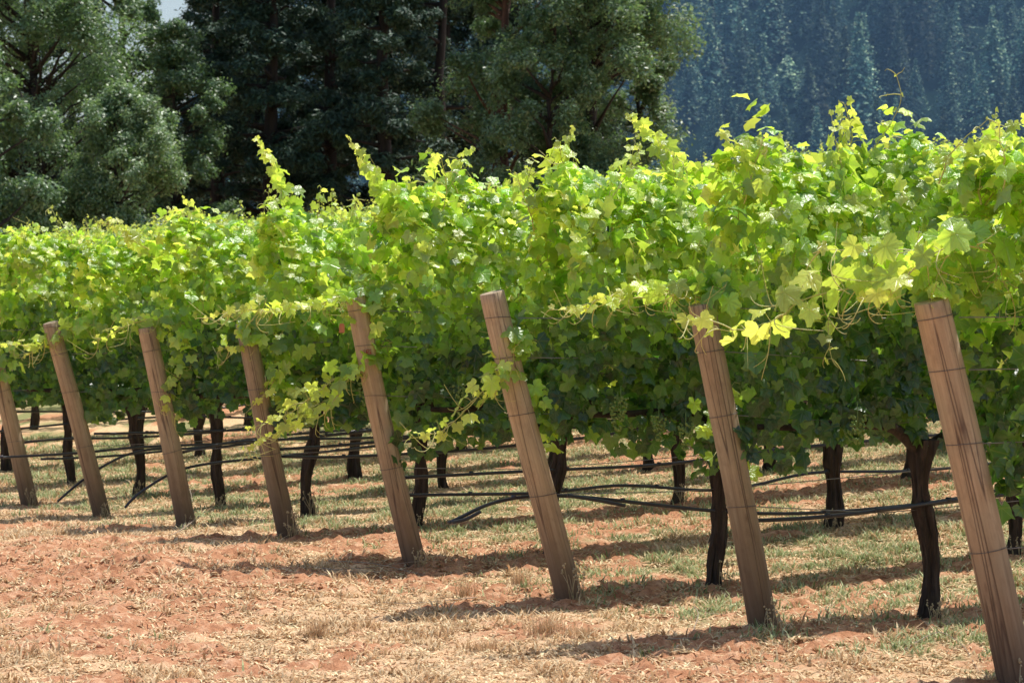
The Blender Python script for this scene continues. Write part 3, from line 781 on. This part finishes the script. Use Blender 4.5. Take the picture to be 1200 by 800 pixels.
# ------------------------------------------------------------------ end posts
PW = ['grey brown leaning end post at the right edge, nearest of all', 'reddish leaning end post second from the right, its top wrapped in leaves and tendrils',
      'pale smooth leaning end post in mid photo with its sawn top bare', 'weathered leaning end post fourth from the right with an orange tag and red paint mark',
      'leaning end post fifth from the right, upper half buried in leaves', 'dark stained leaning end post sixth from the right beside a curled dry weed',
      'slim pale leaning end post second from the left edge', 'leaning end post leftmost of all, its head lost in leaves']
BZ = [.64, 1.13, 1.47, 1.71]
LEAN = -.235          # run per rise along the row, top away from the vines
posts = []
HT = [1.785, 1.72, 1.86, 1.795, 1.62, 1.66, 1.75, 1.72, 1.8]
for k in range(9):
    x, y = row_pt(k, 0); z = gh(x, y)
    r = np.random.default_rng(500 + k)
    e = empty('end_post', (x, y, z), ROWROT)
    mb = MB(); h = HT[k]; n = 34
    zz = np.r_[np.linspace(-.12, h, n), h + .003]
    r0 = [.083, .074, .079, .073, .074, .077, .074, .078, .078][k]
    lean = [-.278, -.222, -.275, -.245, -.235, -.225, -.275, -.24, -.24][k]
    cx = lean * zz + .012 * np.sin(zz * 2 + k); cy = .010 * np.sin(zz * 1.7 + k * 2)
    rad = r0 * (1.06 - .09 * zz / h); rad[-2] *= .985; rad[-1] *= .93
    mb.tube(np.stack([cx, cy, zz], -1), rad, 32, bark=.016, seed=500 + k)
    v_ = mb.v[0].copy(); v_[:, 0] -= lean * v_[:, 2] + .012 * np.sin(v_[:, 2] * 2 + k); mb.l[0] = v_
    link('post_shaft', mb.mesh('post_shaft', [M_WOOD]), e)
    for bz in BZ:
        if bz > HT[k] - .04: continue
        mb = MB(); an = np.linspace(0, 2 * math.pi, 29)
        rr = r0 * (1.06 - .09 * bz / h) * 1.028 + .001
        til = r.normal(0, .05)
        for w in range(1):
            mb.tube(np.stack([lean * bz + .012 * math.sin(bz * 2 + k) + rr * np.cos(an), .010 * math.sin(bz * 1.7 + k * 2) + rr * np.sin(an), bz + w * .006 + np.cos(an) * (til * .15 + .012) - .005 * np.sin(an)], -1), .0019, 5, cap=False)
        link('wire_loop', mb.mesh('wire_loop', [M_LOOP]), e)
    if k < 8: tag(e, PW[k], 'wooden post', 'leaning end posts of the vine rows')
    else: tag(e, 'leaning end post of the ninth row, just outside the left edge', 'wooden post', 'leaning end posts of the vine rows')
    posts.append((e, lean, r0))
# red paint mark on the fourth post
e, lean, r0 = posts[3]
mb = MB()
def on_post(k, ang, z, lift=.002):
    e, lean, r0 = posts[k]
    rr = r0 * (1.06 - .09 * z / HT[k]) * 1.035 + lift
    return np.array([lean * z + .012 * math.sin(z * 2 + k) + rr * math.cos(ang), .010 * math.sin(z * 1.7 + k * 2) + rr * math.sin(ang), z])
for i, (a0, dz) in enumerate([(-2.25, 0), (-2.05, .01), (-1.9, .004), (-1.7, .012)]):
    for s in range(3):
        aa = np.linspace(a0, a0 + .10, 4); za = 1.41 + dz + s * .012
        mb.tube([on_post(3, a, za + .006 * math.sin(i * 2 + s + a * 9)) for a in aa], .0035, 5)
link('paint_mark', mb.mesh('paint_mark', [M_MARK]), e)
# orange tag
x, y = row_pt(3, 0); z = gh(x, y)
tg = empty('hanging_tag', (x - .475, y - .28, z + 1.62)); tg.scale = (.62, .62, .62)
mb = MB(); an = np.linspace(0, 2 * math.pi, 16, endpoint=False)
prof = [(-.022, .0), (.022, .0), (.03, -.03), (.03, -.10), (-.03, -.10), (-.03, -.03)]
V = [(a, t, b) for t in (-.003, .003) for a, b in prof]
F = [(0, i, i + 1) for i in range(1, 5)] + [(6, 6 + i + 1, 6 + i) for i in range(1, 5)]
for i in range(6):
    j = (i + 1) % 6; F += [(i, j, 6 + j), (i, 6 + j, 6 + i)]
mb.add(V, F); link('tag_plate', mb.mesh('tag_plate', [M_TAGM], False), tg)
mb = MB(); mb.tube([(0, 0, -.004), (.01, .005, .05), (.04, .02, .10)], .002, 5); link('string', mb.mesh('string', [M_TWIG]), tg)
tag(tg, 'small orange tag hanging at the left of the fourth post from the right', 'tag')

# ------------------------------------------------------------------ trellis wires
WN = ['lowest', 'second lowest', 'third lowest', 'topmost']
for k in range(8):
    for wi, bz in enumerate(BZ):
        mb = MB(); pts = []
        bs = np.arange(0, 24, .8)
        for b in bs:
            xx, yy = row_pt(k, b)
            t = sstep(0, 1.2, b)
            zz = gh(*row_pt(k, 0)) + bz if b == 0 else float(base_h(xx, yy)) + bz - .012 * abs(math.sin(b))
            if b == 0: xx += R[0] * (LEAN * bz + .06); yy += R[1] * (LEAN * bz + .06)
            off = .10 if wi in (2, 3) else 0
            pts.append((xx + E[0] * (-off) * t, yy + E[1] * (-off) * t, zz))
        mb.tube(pts, .0028, 5)
        o = link('trellis_wire', mb.mesh('trellis_wire', [M_WIRE]))
        tag(o, '%s thin steel wire running from the end post along the %s row' % (WN[wi], ROWN[k]), 'wire', 'trellis wires')

# ------------------------------------------------------------------ drip hoses
def hose(k, pts, label, rad=.0115, seed=0):
    """pts: (b, height above ground, side offset)"""
    P = []
    for b, h, o in pts:
        xx, yy = row_pt(k, b); P.append((xx - E[0] * o, yy - E[1] * o, float(base_h(xx, yy)) + h))
    P = np.array(P); n = len(P) * 6
    t = np.linspace(0, len(P) - 1, n); Q = np.stack([np.interp(t, np.arange(len(P)), P[:, i]) for i in range(3)], -1)
    for _ in range(14): Q[1:-1] = (Q[:-2] + 2 * Q[1:-1] + Q[2:]) / 4
    mb = MB(); mb.tube(Q, rad, 8)
    L_ = np.r_[0, np.cumsum(np.linalg.norm(np.diff(Q, axis=0), axis=1))]
    for s in np.arange(.5, L_[-1], .75):     # drip emitters
        c = np.array([np.interp(s, L_, Q[:, i]) for i in range(3)]); d = np.array([R[0], R[1], 0])
        mb.tube([c - d * .012 + (0, 0, .006), c + d * .012 + (0, 0, .006)], rad * 1.35, 6)
    o = link('drip_hose', mb.mesh('drip_hose', [M_HOSE])); tag(o, label, 'hose', 'black drip irrigation hoses')
rh = random.Random(5)
def run(b0, b1, base=.64, amp=.05, off=.03, step=.58):
    out = []; b = b0; ph = rh.uniform(0, 6)
    while b < b1:
        out.append((b, base + amp * math.sin(b * 1.35 + ph) + rh.uniform(-.02, .02), off + rh.uniform(-.02, .02))); b += step
    return out
hose(1, [(-.05, .64, -.10), (.35, .63, -.02)] + run(.9, 6, .66, .02, .0), 'black drip hose from the second post to the right frame edge')
hose(1, [(.72, .655, .05), (.9, .655, .05)] + run(1.2, 6, .655, .012, .06), 'short doubled piece of black hose starting beside the nearest shaggy trunk', .012)
hose(2, [(-.80, .53, -.03), (-.70, .565, -.03), (-.55, .63, -.03), (-.3, .66, -.1), (0, .66, -.12), (.4, .60, -.03), (.8, .53, 0), (1.2, .47, .02), (1.7, .42, .0), (2.3, .41, 0), (2.9, .41, 0)] + run(3.5, 8, .45, .03),
     'black drip hose whose bent free end pokes out left of the third post')
hose(2, [(-.79, .535, .0), (-.70, .545, .0), (-.60, .59, .0)], 'short folded back hose stub at the free end beside the third post')
hose(2, [(0, .66, .0), (.2, .62, .03), (.38, .575, .05)], 'short cut hose stub just right of the third post')
hose(3, [(-.05, .5, -.1), (.5, .48, 0), (1.1, .44, .0), (1.6, .48, 0), (2.0, .42, 0), (2.4, .36, 0), (2.8, .37, 0), (3.2, .44, 0), (3.6, .42, 0), (4.2, .36, 0), (5.2, .36, 0), (6.5, .4, 0), (8, .42, 0)], 'black drip hose arching between the trunks of the fourth row')
hose(3, [(-.05, .62, -.1)] + run(.3, 9, .62, .03, .03), 'black drip hose fixed low along the fourth row')
hose(4, [(-.05, .62, -.1)] + run(.3, 11, .60, .03), 'black drip hose fixed low along the fifth row')
hose(4, run(-.1, 11, .70, .04), 'upper black drip hose along the fifth row')
hose(5, [(-.55, .18, .0), (-.48, .26, .0), (-.3, .38, .02), (0, .5, -.1), (.5, .52, 0)] + run(1.0, 12, .56, .04), 'black drip hose whose free end droops beside the sixth post')
hose(5, [(-.05, .60, -.1)] + run(.3, 12, .66, .04), 'upper black drip hose along the sixth row')
hose(6, [(-.42, .16, .0), (-.35, .22, .0), (-.1, .38, -.1), (.2, .56, 0), (.5, .6, 0)] + run(1.0, 12, .60, .04), 'black drip hose rising from the ground behind the seventh post')
hose(6, [(-1.4, .56, -.1), (-.7, .57, -.1), (-.05, .58, -.1)] + run(.3, 12, .62, .04), 'black drip hose running past the seventh post to the left frame edge')
hose(7, [(-.05, .60, -.1)] + run(.3, 13, .64, .05), 'black drip hose from the leftmost post')
hose(6, run(-.1, 12, .74, .04, .05), 'upper black drip hose along the seventh row')
hose(7, run(.1, 13, .48, .05, .05), 'lower black drip hose along the eighth row')
for k in range(8, 14):
    hose(k, run(.2, 15, .62, .06), 'black drip hose along the %s row, seen under the front rows' % ROWN[min(k, 12)] if k < 13 else 'farthest black drip hose seen under the front rows')

# ------------------------------------------------------------------ dried weeds, twigs, fallen leaf
def weed_mesh(seed, n=9, h=.16):
    r = np.random.default_rng(seed); mb = MB()
    for i in range(n):
        a = r.random() * 6.28; l = r.uniform(.3, 1) * h; ln = r.uniform(.1, .5) * l
        base = np.array([r.normal(0, .03), r.normal(0, .03), -.01])
        tip = base + np.array([math.cos(a) * ln, math.sin(a) * ln, l]); mid = (base + tip) / 2 + np.array([0, 0, .02])
        mb.tube([base, mid, tip], [.0022, .0018, .0012], 4)
        for q in range(5):
            o = r.normal(0, .004, 3) + np.array([0, 0, q * .004])
            mb.tube([tip + o - (0, 0, .005), tip + o, tip + o + (0, 0, .006)], [.001, .006, .001], 5)
    return mb.mesh('dry_weed', [M_STRAW])
WM = [weed_mesh(600 + i, 8 + i * 2, .14 + .03 * (i % 3)) for i in range(5)]
spots = []
for k in range(8): spots.append((k, -.03, -.16, 'seed-headed dry weed at the foot of the %s end post' % (['rightmost', 'second', 'third', 'fourth', 'fifth', 'sixth', 'seventh', 'leftmost'][k])))
for k in range(1, 8): spots.append((k, 1.08, -.12, 'seed-headed dry weed at the foot of the first trunk in the %s row' % ROWN[k]))
for k in range(2, 6): spots.append((k, 3.42, -.12, 'seed-headed dry weed at the foot of the second trunk in the %s row' % ROWN[k]))
for i, (k, b, o, lb) in enumerate(spots):
    x, y = row_pt(k, b); x += E[0] * o; y += E[1] * o
    w = link('dry_weed', WM[i % 5], None, (x, y, gh(x, y)), i * 1.3, rh.uniform(.9, 1.25)); tag(w, lb, 'weed', 'dried weeds at the feet of posts and trunks')
def tuft_mesh(seed, n=260, h=.12, sp=.10):
    r = np.random.default_rng(seed); mb = MB()
    for i in range(n):
        a = r.random() * 6.28; l = h * r.uniform(.4, 1); ln = l * r.uniform(.1, 1.0)
        b = np.array([r.normal(0, sp * .5), r.normal(0, sp * .5), -.01]); d = np.array([math.cos(a), math.sin(a), 0]); s = np.array([-d[1], d[0], 0]) * .0022
        V = [b - s, b + s, b + d * ln * .4 + (0, 0, l * .7) - s * .7, b + d * ln * .4 + (0, 0, l * .7) + s * .7, b + d * ln + (0, 0, l)]
        mb.add(V, [(0, 1, 3), (0, 3, 2), (2, 3, 4)], np.array([.66, .46, .28]) * r.uniform(.6, 1.2))
    return mb.mesh('dry_tuft', [M_GRASS], False)
TM = [tuft_mesh(640), tuft_mesh(641, 180, .09, .08), tuft_mesh(642, 120, .15, .06)]
for i, (px, py, q, lb) in enumerate([(640, 752, 0, 'rounded tan tuft of dry grass left of the second post, the larger one'), (682, 755, 1, 'small tan tuft of dry grass just right of the rounded one'),
                               (575, 765, 1, 'faded dry tuft low on the headland left of the rounded tufts'), (545, 700, 2, 'tall dry tuft between the third and fourth posts'),
                               (610, 690, 2, 'thin dry tuft close left of the third post foot'), (370, 745, 2, 'lone upright dry tuft on the bare headland')]):
    x, y = pix_ground(px, py); w = link('dry_grass_tuft', TM[q], None, (x, y, gh(x, y)), i); tag(w, lb, 'grass tuft', 'dry grass tufts on the headland')

def cane_obj(pts, label, rad=.004, name='dead_cane', m=None):
    Q = []
    for px, py, h in pts:
        x, y = pix_ground(px, py); Q.append((x, y, gh(x, y) + h))
    Q = np.array(Q); t = np.linspace(0, len(Q) - 1, len(Q) * 5); S = np.stack([np.interp(t, np.arange(len(Q)), Q[:, i]) for i in range(3)], -1)
    for _ in range(4): S[1:-1] = (S[:-2] + 2 * S[1:-1] + S[2:]) / 4
    mb = MB(); mb.tube(S, np.linspace(rad, rad * .5, len(S)), 5)
    o = link(name, mb.mesh(name, [m or M_TWIG])); tag(o, label, 'dead cane', 'dead prunings on the ground'); return o
cane_obj([(205, 618, 0), (213, 612, .22), (222, 612, .30), (226, 614, .2)], 'pale curled dead cane standing against the sixth post', .006)
cane_obj([(185, 632, .01), (205, 628, .03), (235, 616, .10)], 'pale dead cane lying at the foot of the sixth post', .006)
cane_obj([(340, 678, .01), (390, 682, .03), (430, 674, .02), (505, 668, .03)], 'long dead cane lying in front of the fourth post')
cane_obj([(360, 672, .01), (420, 681, .04), (470, 672, .02)], 'dead cane crossing the long one left of the fourth post')
cane_obj([(385, 668, .02), (440, 671, .03), (500, 678, .02)], 'thin dead cane on the soil mound beside the fourth post')
cane_obj([(810, 752, .01), (820, 742, .10), (812, 735, .12), (826, 728, .05), (850, 722, .02)], 'looping pale dead tendril on the ground left of the second post', .003)
cane_obj([(560, 702, .02), (480, 712, .02), (430, 708, .01)], 'thin dark dead cane on the headland below the fourth post', .003)
cane_obj([(1060, 770, .02), (1100, 755, .05), (1130, 765, .02), (1148, 790, .01)], 'pale dead cane in the grass left of the nearest post', .003)
cane_obj([(740, 762, .01), (790, 764, .02), (850, 760, .01)], 'dark twig lying on red soil left of the second post', .004)
x, y = pix_ground(755, 688)
mb = MB(); rr = np.random.default_rng(5)
put_leaves(mb, np.array([(0, 0, .03)]), np.array([(0.2, -.9, .5)]), np.array([.045]), np.array([.5]), np.array([.5]), rr)
fl = link('fallen_leaf', mb.mesh('fallen_leaf', [M_DEAD]), None, (x, y, gh(x, y))); tag(fl, 'single fallen orange leaf on the ground between third and second posts', 'leaf')
# clods of red soil
def clod_mesh(seed):
    r = np.random.default_rng(seed); mb = MB()
    n = 7; th = np.linspace(0, math.pi, n); pts = np.stack([0 * th, 0 * th, -np.cos(th)], -1)
    mb.tube(pts + np.array([0, 0, 0]), np.sin(th) + .02, 9, bark=.35, seed=seed, c=(0, 0, 1)); return mb.mesh('soil_clod', [M_GROUND], False)
CM = [clod_mesh(700 + i) for i in range(4)]
rc = random.Random(9); nn = 0
for i in range(1500):
    px = rc.uniform(0, 1200); py = rc.uniform(615, 798); x, y = pix_ground(px, py)
    if masks(np.array([x]), np.array([y]))[2][0] < .6: continue
    s = rc.uniform(.006, .022)
    o = link('soil_clod', CM[nn % 4], None, (x, y, gh(x, y) + s * .3), rc.uniform(0, 6)); o.scale = (s * 1.5, s * 1.2, s * .8)
    tag(o, 'small clod of red soil lying loose on the bare earth', 'clod', 'loose clods of red soil'); nn += 1
    if nn >= 240: break

# ------------------------------------------------------------------ background trees
def tree(px, D, H, W, seed, kind, label, leaves=24000, zlo=0.0, clumps=60, leaf=.11, dens=1.0, name=None, bright=0.0, csize=1.0):
    r = np.random.default_rng(seed)
    x = (px - 600) * D / FPX; z0 = float(base_h(x, D))
    e = empty(name or ('pine_tree' if kind == 'pine' else 'broadleaf_tree'), (x, D, z0))
    tag(e, label, 'tree', 'trees behind the vineyard')
    mt = MB()
    n = 14; zz = np.linspace(-.3, H * .93, n); wob = np.cumsum(r.normal(0, .06, (n, 2)), 0)
    tp = np.stack([wob[:, 0], wob[:, 1], zz], -1)
    mt.tube(tp, np.linspace(.019 * H, .02, n), 9, bark=.15, seed=seed)
    C = []
    for i in range(clumps):
        t = r.random()
        zc = zlo * H + (1 - zlo) * H * (t if kind == 'pine' else t ** .85)
        f = zc / H
        if kind == 'pine': wr = W * (1.05 - .75 * f) * (.35 + .65 * sstep(0, .15, f + .02))
        else: wr = W * math.sqrt(max(.05, 1 - (max(0, f - .45) / .56) ** 2)) * (.75 + .25 * min(1, f / .3))
        a = r.random() * 6.28; q = wr * (r.random() ** .45)
        C.append((q * math.cos(a), q * math.sin(a), zc))
    C = np.array(C)
    for c in C:
        zi = max(.3, c[2] - math.hypot(c[0], c[1]) * (.15 if kind == 'pine' else .7))
        b = np.array([np.interp(zi, zz, tp[:, 0]), np.interp(zi, zz, tp[:, 1]), zi])
        m_ = (b + c) / 2 + r.normal(0, .15, 3)
        mt.tube([b, m_, c], [.05 + .004 * H, .04, .012], 5)
    link('trunk', mt.mesh('trunk', [M_REDBARK if kind == 'red' else M_TREEBARK]), e)
    leaves = int(leaves * (2.3 if kind == 'pine' else 3.2)); leaf *= (1.0 if kind == 'pine' else .78); clumps_n = clumps; per = leaves // clumps; leaf *= .8
    mb = MB(); allP = []; allN = []; allLit = []; allS = []
    cs = r.uniform(.55, 1.15, clumps) * (W * .27) * csize
    for c, s in zip(C, cs):
        # each clump is several twig sprays, so its outline is ragged
        ns = 9
        sc_ = r.normal(0, 1, (ns, 3)); sc_ /= np.linalg.norm(sc_, axis=1)[:, None]; sc_ *= s * r.uniform(.3, 1.0, (ns, 1))
        sc_[:, 2] *= (.62 if kind == 'pine' else .95)
        idx = r.integers(0, ns, per)
        P = c + sc_[idx] + r.normal(0, s * .27, (per, 3)) * np.array([1, 1, .7 if kind == 'pine' else .95])
        nr = P - c; nr /= np.linalg.norm(nr, axis=1)[:, None] + 1e-6
        allP.append(P); allN.append(nr * .6 + np.array([0, 0, .7]) + r.normal(0, .55, (per, 3)))
        allLit.append(.30 + .5 * nr[:, 2].clip(0) * r.random(per) + bright + r.normal(0, .1, per)); allS.append(r.uniform(.6, 1.3, per) * leaf)  # upward sides of each clump lightened: sunlight painted into the leaf tint
    P = np.concatenate(allP); Nn = np.concatenate(allN); clump_lit = np.concatenate(allLit).clip(0, 1); S = np.concatenate(allS)
    k = len(P); Nn /= np.linalg.norm(Nn, axis=1)[:, None]
    P[:, 2] = np.maximum(P[:, 2], .1)
    t1 = r.normal(0, 1, (k, 3)) + (np.array([0, 0, -.5])); t1 -= Nn * np.sum(t1 * Nn, 1)[:, None]; t1 /= np.linalg.norm(t1, axis=1)[:, None]
    t2 = np.cross(Nn, t1); wd = .30 if kind == 'pine' else .45
    V = np.stack([P - t1 * S[:, None], P + t2 * S[:, None] * wd + Nn * S[:, None] * .1, P + t1 * S[:, None], P - t2 * S[:, None] * wd + Nn * S[:, None] * .1], 1)
    b = np.arange(k)[:, None] * 4
    F = np.concatenate([b + np.array([[0, 1, 2]]), b + np.array([[0, 2, 3]])])
    mb.add(V.reshape(-1, 3), F, np.repeat(np.stack([clump_lit, r.random(k), 0 * clump_lit], -1), 4, 0))
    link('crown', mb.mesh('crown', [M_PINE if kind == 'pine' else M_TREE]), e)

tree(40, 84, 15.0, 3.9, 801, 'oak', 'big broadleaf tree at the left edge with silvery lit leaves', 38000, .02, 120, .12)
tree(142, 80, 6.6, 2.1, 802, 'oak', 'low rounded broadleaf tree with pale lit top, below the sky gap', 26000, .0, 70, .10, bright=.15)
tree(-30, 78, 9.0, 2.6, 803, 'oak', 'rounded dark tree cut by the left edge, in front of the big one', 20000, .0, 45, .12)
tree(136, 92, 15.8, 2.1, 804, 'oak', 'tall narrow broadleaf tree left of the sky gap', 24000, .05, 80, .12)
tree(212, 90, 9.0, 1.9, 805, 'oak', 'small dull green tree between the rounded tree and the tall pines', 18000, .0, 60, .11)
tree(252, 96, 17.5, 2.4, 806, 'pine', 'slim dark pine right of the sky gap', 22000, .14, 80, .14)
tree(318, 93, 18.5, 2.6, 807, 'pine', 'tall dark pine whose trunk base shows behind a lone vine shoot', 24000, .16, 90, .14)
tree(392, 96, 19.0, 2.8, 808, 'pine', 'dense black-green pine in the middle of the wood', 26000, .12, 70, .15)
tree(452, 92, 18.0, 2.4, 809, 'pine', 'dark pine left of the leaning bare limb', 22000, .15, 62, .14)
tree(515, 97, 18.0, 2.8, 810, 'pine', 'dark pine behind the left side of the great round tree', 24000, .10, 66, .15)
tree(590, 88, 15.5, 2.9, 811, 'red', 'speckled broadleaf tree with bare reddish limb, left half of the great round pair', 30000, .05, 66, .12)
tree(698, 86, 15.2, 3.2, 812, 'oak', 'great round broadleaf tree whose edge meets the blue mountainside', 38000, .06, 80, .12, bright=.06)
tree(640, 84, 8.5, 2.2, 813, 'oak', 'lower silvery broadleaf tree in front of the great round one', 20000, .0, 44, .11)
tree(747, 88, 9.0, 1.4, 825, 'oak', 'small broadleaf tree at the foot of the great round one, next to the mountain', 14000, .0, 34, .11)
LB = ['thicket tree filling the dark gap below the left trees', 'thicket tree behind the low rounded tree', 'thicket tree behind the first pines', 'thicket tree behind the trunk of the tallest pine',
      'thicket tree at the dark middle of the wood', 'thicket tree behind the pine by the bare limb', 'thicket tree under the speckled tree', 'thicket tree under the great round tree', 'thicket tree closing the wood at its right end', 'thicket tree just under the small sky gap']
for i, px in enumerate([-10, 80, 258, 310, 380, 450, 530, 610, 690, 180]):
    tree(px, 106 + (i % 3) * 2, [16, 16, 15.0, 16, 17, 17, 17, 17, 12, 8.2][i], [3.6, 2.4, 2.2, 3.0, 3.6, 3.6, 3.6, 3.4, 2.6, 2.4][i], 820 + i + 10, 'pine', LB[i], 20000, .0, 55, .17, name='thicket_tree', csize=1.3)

# ------------------------------------------------------------------ mountainside with firs
def hill_h(x, y):
    s = sstep(-160, -20, x + 0 * y) * .75 + .25
    return (np.clip(y - 545, 0, None) * .52) * s + 2 + 10 * (fbm(x / 60, y / 60, seed=91, oct=3) - .5) * sstep(545, 600, y)
xs = np.linspace(-420, 420, 85); ys = np.linspace(520, 1250, 75); X, Y = np.meshgrid(xs, ys)
Z = hill_h(X, Y); nx = len(xs); ny = len(ys)
i = np.arange(ny - 1)[:, None] * nx + np.arange(nx - 1)[None]
mb = MB(); mb.add(np.stack([X, Y, Z], -1).reshape(-1, 3), np.concatenate([np.stack([i, i + 1, i + nx + 1], -1).reshape(-1, 3), np.stack([i, i + nx + 1, i + nx], -1).reshape(-1, 3)]), (.012, .028, .026))
tag(link('hill', mb.mesh('hill', [M_HILL])), 'steep forested mountainside in blue haze', None, None, 'structure')

def fir_mesh(seed, H=20, light=0.0, round_=False):
    r = np.random.default_rng(seed); mb = MB()
    mb.tube([(0, 0, -1), (0, 0, H)], [.35, .05], 5, c=(.1, .3, 0))
    V = []; F = []; c = []; n = 0
    layers = 34 if not round_ else 26
    for l in range(layers):
        f = l / layers; z = H * (.08 + .92 * f)
        rad = (H * .25 * (1 - f) ** 1.1 + .12) if not round_ else H * .26 * math.sqrt(max(.03, 1 - (2 * f - .9) ** 2))
        nb = int(14 - 6 * f)
        for b in range(nb):
            a = r.random() * 6.28; L_ = rad * r.uniform(.6, 1.2)
            d = np.array([math.cos(a), math.sin(a), 0]); s = np.array([-d[1], d[0], 0])
            dr = L_ * r.uniform(.15, .45)
            for q in range(7):
                t = (q + r.random()) / 7 * .85 + .2
                p = np.array([0, 0, z]) + d * L_ * t + np.array([0, 0, -dr * t * t]) + r.normal(0, .12, 3)
                w = r.uniform(.22, .52) * (1.15 - .5 * t) * (.5 + .5 * (1 - f)) * (1.6 if round_ else 1)
                sd = s * w + r.normal(0, .12, 3); fw = d * w * .9 + np.array([0, 0, -.3 * w])
                V += [p - sd, p + fw, p + sd, p - fw * .6 + (0, 0, .15)]
                F += [(n, n + 1, n + 2), (n, n + 2, n + 3)]; n += 4
                yy = np.clip(-.12 + .75 * t * t * r.uniform(.5, 1.2) + .25 * f + light, 0, 1); c += [(yy, r.random(), 0)] * 4  # outer tips light, inner needles dark: occlusion painted into the tint
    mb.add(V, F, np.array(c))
    return mb.mesh('fir', [M_FIR])
FM = [fir_mesh(900, 20), fir_mesh(901, 23), fir_mesh(902, 17), fir_mesh(903, 21), fir_mesh(904, 12, .22, True), fir_mesh(905, 25)]
r = np.random.default_rng(77)
pts = []
y = 548.0
while y < 900:
    step = 7.4
    xx = -.12 * y if y > 0 else 0
    x = -80.0
    while x < .215 * y + 14:
        pts.append((x + r.normal(0, 2.2), y + r.normal(0, 5.0))); x += step * r.uniform(.7, 1.4)
    y += 21.0
indiv = []; rest = []
for x, y in pts:
    z = float(hill_h(np.array(x), np.array(y))); px = 600 + x / y * FPX; pyb = 395 - (z - EYE) / y * FPX; pyt = 395 - (z + 20 - EYE) / y * FPX
    if pyt < -150: continue
    vis = 772 < px < 1215 and pyb > -5 and pyt < 205
    (indiv if vis else rest).append((x, y, z))
print('firs', len(indiv), len(rest), 'vines', len(cand))
indiv.sort(key=lambda p: p[1])
rest += indiv[295:]; indiv = indiv[:295]
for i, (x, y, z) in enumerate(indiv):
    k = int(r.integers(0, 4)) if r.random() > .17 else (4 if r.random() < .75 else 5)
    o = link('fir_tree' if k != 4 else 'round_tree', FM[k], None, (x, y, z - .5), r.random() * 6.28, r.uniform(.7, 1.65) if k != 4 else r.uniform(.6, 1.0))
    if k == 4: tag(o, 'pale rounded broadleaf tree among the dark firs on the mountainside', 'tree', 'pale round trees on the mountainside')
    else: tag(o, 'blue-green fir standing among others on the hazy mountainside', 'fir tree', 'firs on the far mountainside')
# the wood beyond and beside them, one mass
bv = []; mb = MB(); me = FM[0]
nv = len(me.vertices); co = np.empty(nv * 3, np.float32); me.vertices.foreach_get('co', co); co = co.reshape(-1, 3)
nf = len(me.polygons); fi = np.empty(nf * 3, np.int32); me.loops.foreach_get('vertex_index', fi); fi = fi.reshape(-1, 3)
tn = np.empty(nv * 3, np.float32); me.attributes['tint'].data.foreach_get('vector', tn); tn = tn.reshape(-1, 3)
for x, y, z in rest[:1100]:
    a = r.random() * 6.28; s = r.uniform(.8, 1.15); ca, sa = math.cos(a) * s, math.sin(a) * s
    mb.add(np.stack([co[:, 0] * ca - co[:, 1] * sa + x, co[:, 0] * sa + co[:, 1] * ca + y, co[:, 2] * s + z - .5], -1), fi, tn)
if rest:
    tag(link('far_forest', mb.mesh('far_forest', [M_FIR])), 'mass of firs covering the rest of the mountainside', 'forest', None, 'stuff')

# ------------------------------------------------------------------ blue summer haze filling the valley
m, nt, out = mat('valley_haze')
vs = N(nt, 'ShaderNodeVolumeScatter'); vs.inputs['Color'].default_value = (.30, .58, 1.0, 1); vs.inputs['Density'].default_value = .00036; vs.inputs['Anisotropy'].default_value = .0
L(nt, vs.outputs[0], out.inputs['Volume'])
hz = bpy.data.meshes.new('haze')
bx = [(x, y, z) for z in (-30, 420) for y in (160, 1300) for x in (-520, 520)]
hz.from_pydata(bx, [], [(0, 2, 3, 1), (4, 5, 7, 6), (0, 1, 5, 4), (2, 6, 7, 3), (0, 4, 6, 2), (1, 3, 7, 5)]); hz.materials.append(m)
tag(link('haze', hz), 'blue summer haze in the air before the mountainside', 'haze', None, 'stuff')

# ------------------------------------------------------------------ light, sky, camera
SUN_EL = math.radians(69); SUN_AZ = math.radians(40)     # azimuth measured from +X towards +Y
sd = Vector((math.cos(SUN_EL) * math.cos(SUN_AZ), math.cos(SUN_EL) * math.sin(SUN_AZ), math.sin(SUN_EL)))
ld = bpy.data.lights.new('sun', 'SUN'); ld.energy = 5.0; ld.angle = math.radians(.5); ld.color = (1.0, .965, .91)
lo = bpy.data.objects.new('sun', ld); col.objects.link(lo); lo.rotation_euler = sd.to_track_quat('Z', 'Y').to_euler()
w = bpy.data.worlds.new('World'); sc.world = w; w.use_nodes = True
nt = w.node_tree; nt.nodes.clear()
sky = nt.nodes.new('ShaderNodeTexSky'); sky.sky_type = 'NISHITA'; sky.sun_disc = False
sky.sun_elevation = SUN_EL; sky.sun_rotation = math.pi / 2 - SUN_AZ; sky.dust_density = 2.0
bg = nt.nodes.new('ShaderNodeBackground'); bg.inputs[1].default_value = .15
wo = nt.nodes.new('ShaderNodeOutputWorld'); nt.links.new(sky.outputs[0], bg.inputs[0]); nt.links.new(bg.outputs[0], wo.inputs[0])

cd = bpy.data.cameras.new('camera'); cam = bpy.data.objects.new('camera', cd); col.objects.link(cam)
cam.location = (0, 0, EYE); cam.rotation_euler = (math.radians(90), 0, 0)
cd.sensor_width = 36; cd.lens = 90; cd.clip_end = 4000; cd.clip_start = .1
cd.shift_y = -(5.0) / 1200
cd.dof.use_dof = True; cd.dof.focus_distance = 15.5; cd.dof.aperture_fstop = 8.0
sc.camera = cam
sc.view_settings.view_transform = 'Standard'; sc.view_settings.look = 'None'; sc.view_settings.exposure = 0
sc.cycles.max_bounces = 8; sc.cycles.transmission_bounces = 6; sc.cycles.diffuse_bounces = 4
